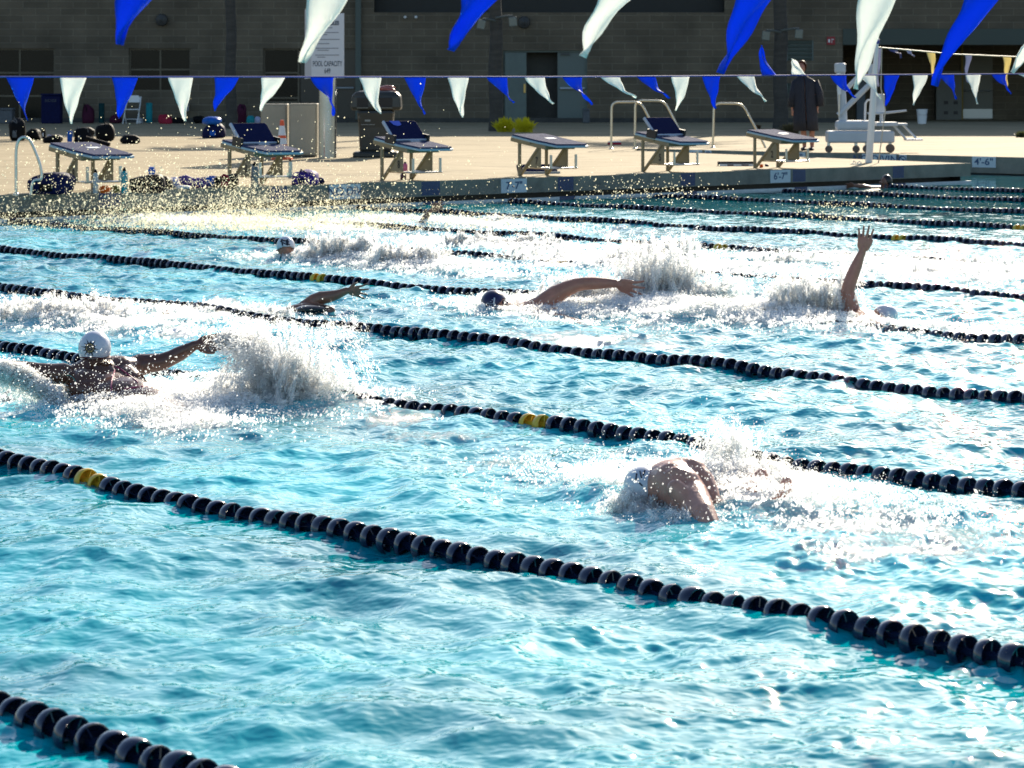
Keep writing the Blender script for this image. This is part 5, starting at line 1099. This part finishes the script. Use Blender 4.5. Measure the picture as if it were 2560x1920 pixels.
SPW = spray_mat('white splash water', (.98, .985, .98), .88, .12, .5); SPG = spray_mat('golden lit spray', (1.0, .91, .70), .75, .1, .3)  # golden spray: the sun's warm tint is put into the droplet colour
g9 = 9.8
def jets(rng, base, n_jet, per, v0, spread, lean, tmax, r0, line=None, rs=.45):
    """ballistic filaments thrown up from the water; base (x,y,z), line = half vector the feet are spread along"""
    P = []; R = []; D = []; S = []; n_jet = int(n_jet*.66); per = per*2.4
    for j in range(n_jet):
        b = np.array(base, float)+rng.normal(0, .03, 3)*[1, 1, .3]
        if line is not None: b = b+np.array(line)*rng.uniform(-1, 1)
        v = np.array(lean)+rng.normal(0, spread, 3)*[1, 1, .6]; v[2] = abs(v[2])+v0*rng.uniform(.25, 1)**.8
        tt = rng.uniform(.05, 1)*min(tmax, 2*v[2]/g9*.95); m = rng.poisson(per)+2; t = np.clip(tt-rng.exponential(.05, m), 0.0, None)
        vv = v[None]*(1+rng.normal(0, .035, (m, 3))); p = b+vv*t[:, None]; p[:, 2] -= .5*g9*t*t; d = vv.copy(); d[:, 2] -= g9*t
        p += rng.normal(0, .005, p.shape); P.append(p); D.append(d); r = .66*r0*np.exp(rng.normal(-.2, rs, m))*(1-.45*np.clip(p[:, 2]/.5, 0, 1)); R.append(r); S.append(rng.uniform(1, 4.6, m))
    P = np.vstack(P); R = np.concatenate(R); D = np.vstack(D); S = np.concatenate(S); k = P[:, 2] > -.03; return P[k], R[k], D[k], S[k]
def bubbles(rng, n, cx, hl, hw, mh, r0):
    n = int(n*1.5); r0 = r0*.72
    a = rng.normal(0, .62, n); b_ = rng.normal(0, .62, n); x = cx.x+a*hl*LX+b_*hw*WX; y = cx.y+a*hl*LY+b_*hw*WY
    z, dx, dy = waves(x, y); f, md = foam_of(x, y); q = field(x, y, 77, 20, .08, .5); k = (f+.3*q > .35)
    P = np.stack([x+dx, y+dy, z+md*1.05+rng.uniform(-.004, .02, n)], 1)[k]; m = len(P); return P, r0*np.exp(rng.normal(0, .45, m)), rng.normal(0, 1, (m, 3)), rng.uniform(1, 2, m)
def splash(name, label, parts, m=None):
    m = m or SPW
    P, R, D, S = [np.concatenate(z) for z in zip(*parts)]; q = np.random.default_rng(len(P)); n = len(P)
    P = np.concatenate([P, P+q.normal(0, .022, P.shape)]); R = np.concatenate([R, R*.42]); D = np.concatenate([D, D]); S = np.concatenate([S, S*1.2]); drops(name, P, R, D, S, m, label)
def base(px, py, z=0): p = pt(px, py, 0); return (p.x, p.y, z)
def build_splashes():
    r = np.random.default_rng(41); Ld = np.array([LX, LY, 0]); Wd = np.array([WX, WY, 0])
    J = lambda px, py, nj, per, v0, sp_, lean, tm, r0, line=None: jets(r, base(px, py), nj, per, v0, sp_, lean, tm, r0, line)
    # 1 butterfly: tall plume right of her hand, arc falling from the hand, sheet along the body and the left arm
    pr = [J(735, 1012, 300, 22, 2.2, .30, (-.1, .1, .3), .5, .0072, (.10, .10, 0)), J(700, 1010, 240, 22, 2.7, .26, (-.55, 0, .3), .5, .0070, (.10, .05, 0)), J(760, 1005, 110, 22, 3.0, .3, (.6, 0, .2), .5, .006, (.05, .05, 0)),
          J(640, 1005, 180, 20, 1.3, .35, (-.2, 0, .2), .4, .007, (.25, .1, 0)), J(560, 1030, 200, 14, .9, .3, (0, 0, 0), .3, .006, (.3, .15, 0))]
    # falling sheet from the hand to the right
    n = 5200; t = r.uniform(0, 1, n); A = pd(548, 855, 15.35); C = pd(700, 940, 15.3); K = pd(630, 812, 15.35); A, K, C = [np.array(v) for v in (A, K, C)]
    p = ((1-t)**2)[:, None]*A+(2*t*(1-t))[:, None]*K+(t**2)[:, None]*C; p += r.normal(0, 1, (n, 3))*(.012+.045*t)[:, None]; p[:, 2] -= np.abs(r.normal(0, .09, n))*t
    pr.append((p, .0055*np.exp(r.normal(0, .5, n)), np.tile([.6, 0, -.5], (n, 1))+r.normal(0, .3, (n, 3)), r.uniform(1, 3, n)))
    splash('water_splash', 'tall splash falling right of the butterfly swimmer', pr)
    pr = [J(120, 1000, 420, 18, 1.0, .3, (-.3, 0, .1), .3, .007, (.22, -.03, 0)), J(290, 1030, 500, 16, .7, .25, (-.2, -.1, .1), .25, .0065, (.36, -.12, 0)), J(400, 1062, 420, 16, .75, .22, (0, 0, .1), .25, .006, (.3, -.12, 0)), bubbles(r, 4000, pt(390, 1060), .6, .35, .05, .005), J(170, 985, 280, 18, 1.1, .25, (-.7, 0, .2), .32, .0065, (.12, -.04, 0)), bubbles(r, 7000, pt(300, 1010), 1.0, .6, .05, .006), bubbles(r, 6000, pt(690, 985), .8, .5, .05, .006)]
    n = 4200; t = r.uniform(0, 1, n); A, K, C = [np.array(pd(*q)) for q in ((-10, 915, 14.95), (60, 905, 14.95), (150, 1000, 14.9))]
    p = ((1-t)**2)[:, None]*A+(2*t*(1-t))[:, None]*K+(t**2)[:, None]*C; p += r.normal(0, .02, (n, 3)); p[:, 2] -= np.abs(r.normal(0, .05, n)); pr.append((p, .0055*np.exp(r.normal(0, .5, n)), r.normal(0, 1, (n, 3)), r.uniform(1, 2.5, n)))
    splash('water_splash', 'foaming sheet thrown up along the butterfly swimmer', pr)
    # 2 crawl swimmer: bright curtain below the arm and big plume behind the hand
    pr = [J(1490, 766, 620, 18, 1.9, .2, (0, .1, .2), .40, .0075, (.36, .03, 0)), J(1660, 768, 800, 24, 2.7, .3, (-.1, 0, .3), .5, .0085, (.24, .08, 0)), J(1740, 768, 420, 20, 1.8, .45, (.4, .1, .2), .45, .008, (.25, .12, 0)), J(1640, 782, 260, 14, .8, .3, (0, 0, .1), .3, .007, (.25, .08, 0)), bubbles(r, 5500, pt(1600, 785), 1.5, .6, .06, .009), bubbles(r, 4500, pt(1330, 790), 1.2, .5, .04, .008)]
    n = 2500; t = r.uniform(0, 1, n); A = np.array(pd(1590, 745, 21.45)); C = np.array(pd(1598, 778, 21.45)); p = A+(C-A)*t[:, None]+r.normal(0, .03, (n, 3)); pr.append((p, .007*np.exp(r.normal(0, .4, n)), np.tile([0, 0, -1.], (n, 1)), r.uniform(1.5, 4, n)))
    splash('water_splash', 'bright curtain of water under and behind the crawl swimmer\'s hand', pr)
    # tall plume behind it in the next lanes
    splash('water_splash', 'highest white plume in the middle of the pool', [J(1650, 665, 380, 20, 1.9, .35, (-.1, 0, .3), .5, .009, (.35, .1, 0)), J(1600, 665, 200, 16, 1.3, .4, (-.5, 0, .2), .4, .009, (.3, .1, 0)), J(1480, 655, 200, 14, 1.3, .4, (0, 0, .1), .35, .009, (.8, -.3, 0)), bubbles(r, 4000, pt(1620, 670), 1.8, .6, .06, .010)])
    splash('water_splash', 'spray mound left of the raised backstroke arm', [J(2035, 800, 600, 20, 2.2, .32, (-.1, 0, .25), .5, .0085, (.25, .08, 0)), J(1960, 800, 300, 14, 1.2, .35, (-.2, 0, .15), .35, .008, (.3, .1, 0)), J(2110, 815, 120, 10, .8, .3, (0, 0, 0), .25, .007, (.15, 0, 0)), bubbles(r, 5000, pt(1920, 805), 1.5, .6, .06, .008), bubbles(r, 1500, pt(2330, 830), 1.0, .4, .04, .006)])
    # 5 front right swimmer
    splash('water_splash', 'white water breaking over the pale swimmer at the lower right', [J(1840, 1240, 520, 18, 1.5, .28, (.1, 0, .15), .32, .0058, (.16, .02, 0)), J(1850, 1215, 200, 18, 2.0, .25, (-.25, 0, .3), .4, .0055, (.05, .03, 0)), J(1780, 1210, 360, 12, .9, .22, (.2, 0, .1), .25, .005, (.13, .05, 0)),
           J(1655, 1290, 200, 12, .55, .2, (-.1, 0, .1), .2, .0045, (.14, -.03, 0)), J(1598, 1278, 420, 14, 1.05, .2, (-.1, 0, .1), .25, .005, (.07, .03, 0)), J(1590, 1235, 300, 14, .9, .2, (-.3, 0, .1), .25, .0055, (.08, .05, 0)), J(1930, 1240, 280, 12, 1.0, .25, (.2, 0, .1), .25, .0055, (.1, .05, 0)), J(1690, 1310, 60, 10, .9, .2, (-.2, 0, .1), .2, .005, (.05, 0, 0)), bubbles(r, 9000, pt(1880, 1260), 1.1, .55, .07, .0045), bubbles(r, 3500, pt(1590, 1230), .5, .3, .05, .0045)])
    # left lane
    splash('water_splash', 'long churned foam trail at the left edge behind the emblem cap', [J(80, 805, 420, 16, 1.6, .3, (-.1, 0, .2), .38, .008, (.4, -.1, 0)), J(220, 800, 260, 14, 1.6, .3, (.1, 0, .2), .38, .0075, (.25, -.1, 0)), J(420, 815, 120, 12, .9, .3, (0, 0, 0), .25, .007, (.3, -.1, 0)), J(620, 785, 160, 12, .9, .3, (0, 0, .1), .25, .007, (.35, -.1, 0)), bubbles(r, 7000, pt(160, 805), 1.6, .55, .06, .008), bubbles(r, 4500, pt(560, 790), 1.6, .4, .03, .007)])
    # red strap swimmer and behind
    splash('water_splash', 'rounded wave of white spray right of the red strapped head', [J(870, 655, 520, 18, 2.0, .3, (-.1, 0, .2), .45, .0105, (.32, -.1, 0)), J(800, 652, 160, 14, 1.2, .3, (-.1, 0, .2), .4, .010, (.15, 0, 0)), J(1020, 668, 420, 18, 1.8, .35, (-.1, 0, .2), .42, .010, (.3, -.1, 0)), bubbles(r, 4200, pt(850, 655), 1.4, .5, .07, .011), bubbles(r, 3600, pt(1060, 672), 1.3, .5, .06, .010)])
    splash('water_splash', 'low foam trail in the far middle lane', [J(1260, 620, 420, 14, 1.5, .35, (0, 0, .15), .4, .011, (.6, -.2, 0)), J(1110, 555, 260, 10, .9, .3, (0, 0, .1), .3, .011, (.9, -.2, 0)), J(660, 565, 420, 10, 1.0, .35, (0, 0, .1), .35, .011, (1.6, -.2, 0)), bubbles(r, 3500, pt(1260, 622), 1.8, .6, .06, .011), bubbles(r, 3800, pt(640, 562), 3, .9, .03, .011), bubbles(r, 3000, pt(1150, 560), 2.4, .7, .04, .011)])
    splash('water_splash', 'glittering kicked up foam at the right edge beyond the raised arm', [J(2300, 665, 520, 12, 1.0, .35, (0, 0, .1), .3, .010, (1.5, -.3, 0)), J(2500, 690, 260, 12, .9, .3, (0, 0, .1), .3, .010, (.8, -.2, 0)), bubbles(r, 6000, pt(2200, 665), 3, .9, .03, .010), bubbles(r, 4500, pt(2450, 695), 2.5, .7, .03, .010)])
    # golden mist thrown over the pool end
    n = 21000; u = np.concatenate([r.normal(620, 190, n//2), r.normal(820, 300, n//4), r.normal(330, 260, n-n//2-n//4)]); Y = r.uniform(27.5, 33.5, n); top = 470-70*np.exp(-((u-520)/330)**2)
    py = 575-np.abs(r.normal(0, 1, n))*np.interp(u, [-200, 150, 450, 700, 1000, 1500], [40, 55, 62, 56, 46, 36]); k = (u > -40) & (u < 1750) & (py < 640) & (r.uniform(0, 1, n) < .35+.65*(np.sin(u*.021+1)+np.sin(u*.047+py*.05)+2)/4); u, Y, py = u[k], Y[k], py[k]
    P = np.stack([(u-CX)*Y/FPX, Y, CAMH-(py-HZ)*Y/FPX], 1); k = P[:, 2] > -.02; P = P[k]; m = len(P)
    drops('water_spray', P, .0041*np.exp(r.normal(0, .45, m)), np.tile([.3, 0, 1.], (m, 1))+r.normal(0, .5, (m, 3)), r.uniform(1, 1.9, m), SPG, 'golden mist of droplets in front of the left starting blocks')
    drops('water_spray', P+r.normal(0, .06, P.shape), .0024*np.exp(r.normal(0, .3, m)), r.normal(0, 1, (m, 3)), r.uniform(1, 2.5, m), SPG, 'finest golden mist in front of the left starting blocks')
    n = 1500; u = r.normal(420, 420, n); Y = r.uniform(24, 32, n); py = 470-np.abs(r.normal(0, 75, n)); P = np.stack([(u-CX)*Y/FPX, Y, CAMH-(py-HZ)*Y/FPX], 1)
    n2 = 750; u2 = np.concatenate([r.normal(1620, 120, n2//2), r.normal(2090, 70, n2//2), r.uniform(1400, 2560, n2-n2//2*2)]); Y2 = r.uniform(26, 31, len(u2)); py2 = np.where(u2 < 1850, 478, 528)+r.normal(0, 20, len(u2)); P = np.vstack([P, np.stack([(u2-CX)*Y2/FPX, Y2, CAMH-(py2-HZ)*Y2/FPX], 1)])
    m = len(P); drops('water_spray', P, .0052*np.exp(r.normal(0, .35, m)), r.normal(0, 1, (m, 3)), r.uniform(1, 1.6, m), SPG, 'loose droplets flying high above the lane ropes')
    n = 2600; u = np.concatenate([r.normal(650, 90, n//4), r.normal(1700, 120, n//4), r.normal(250, 160, n//4), r.normal(1800, 110, n-3*(n//4))]); v = np.concatenate([r.normal(880, 55, n//4), r.normal(1190, 40, n//4), r.normal(940, 45, n//4), r.normal(1120, 45, n-3*(n//4))])
    Y = np.concatenate([r.uniform(14.9, 15.6, n//4), r.uniform(11.0, 12.2, n//4), r.uniform(14.3, 15, n//4), r.uniform(11.6, 13.0, n-3*(n//4))]); P = np.stack([(u-CX)*Y/FPX, Y, CAMH-(v-HZ)*Y/FPX], 1); k = P[:, 2] > .0; P = P[k]; m = len(P)
    drops('water_spray', P, .0028*np.exp(r.normal(0, .35, m)), r.normal(0, 1, (m, 3)), r.uniform(1, 1.6, m), SPW, 'fine droplets round the two nearest swimmers')
build_splashes()
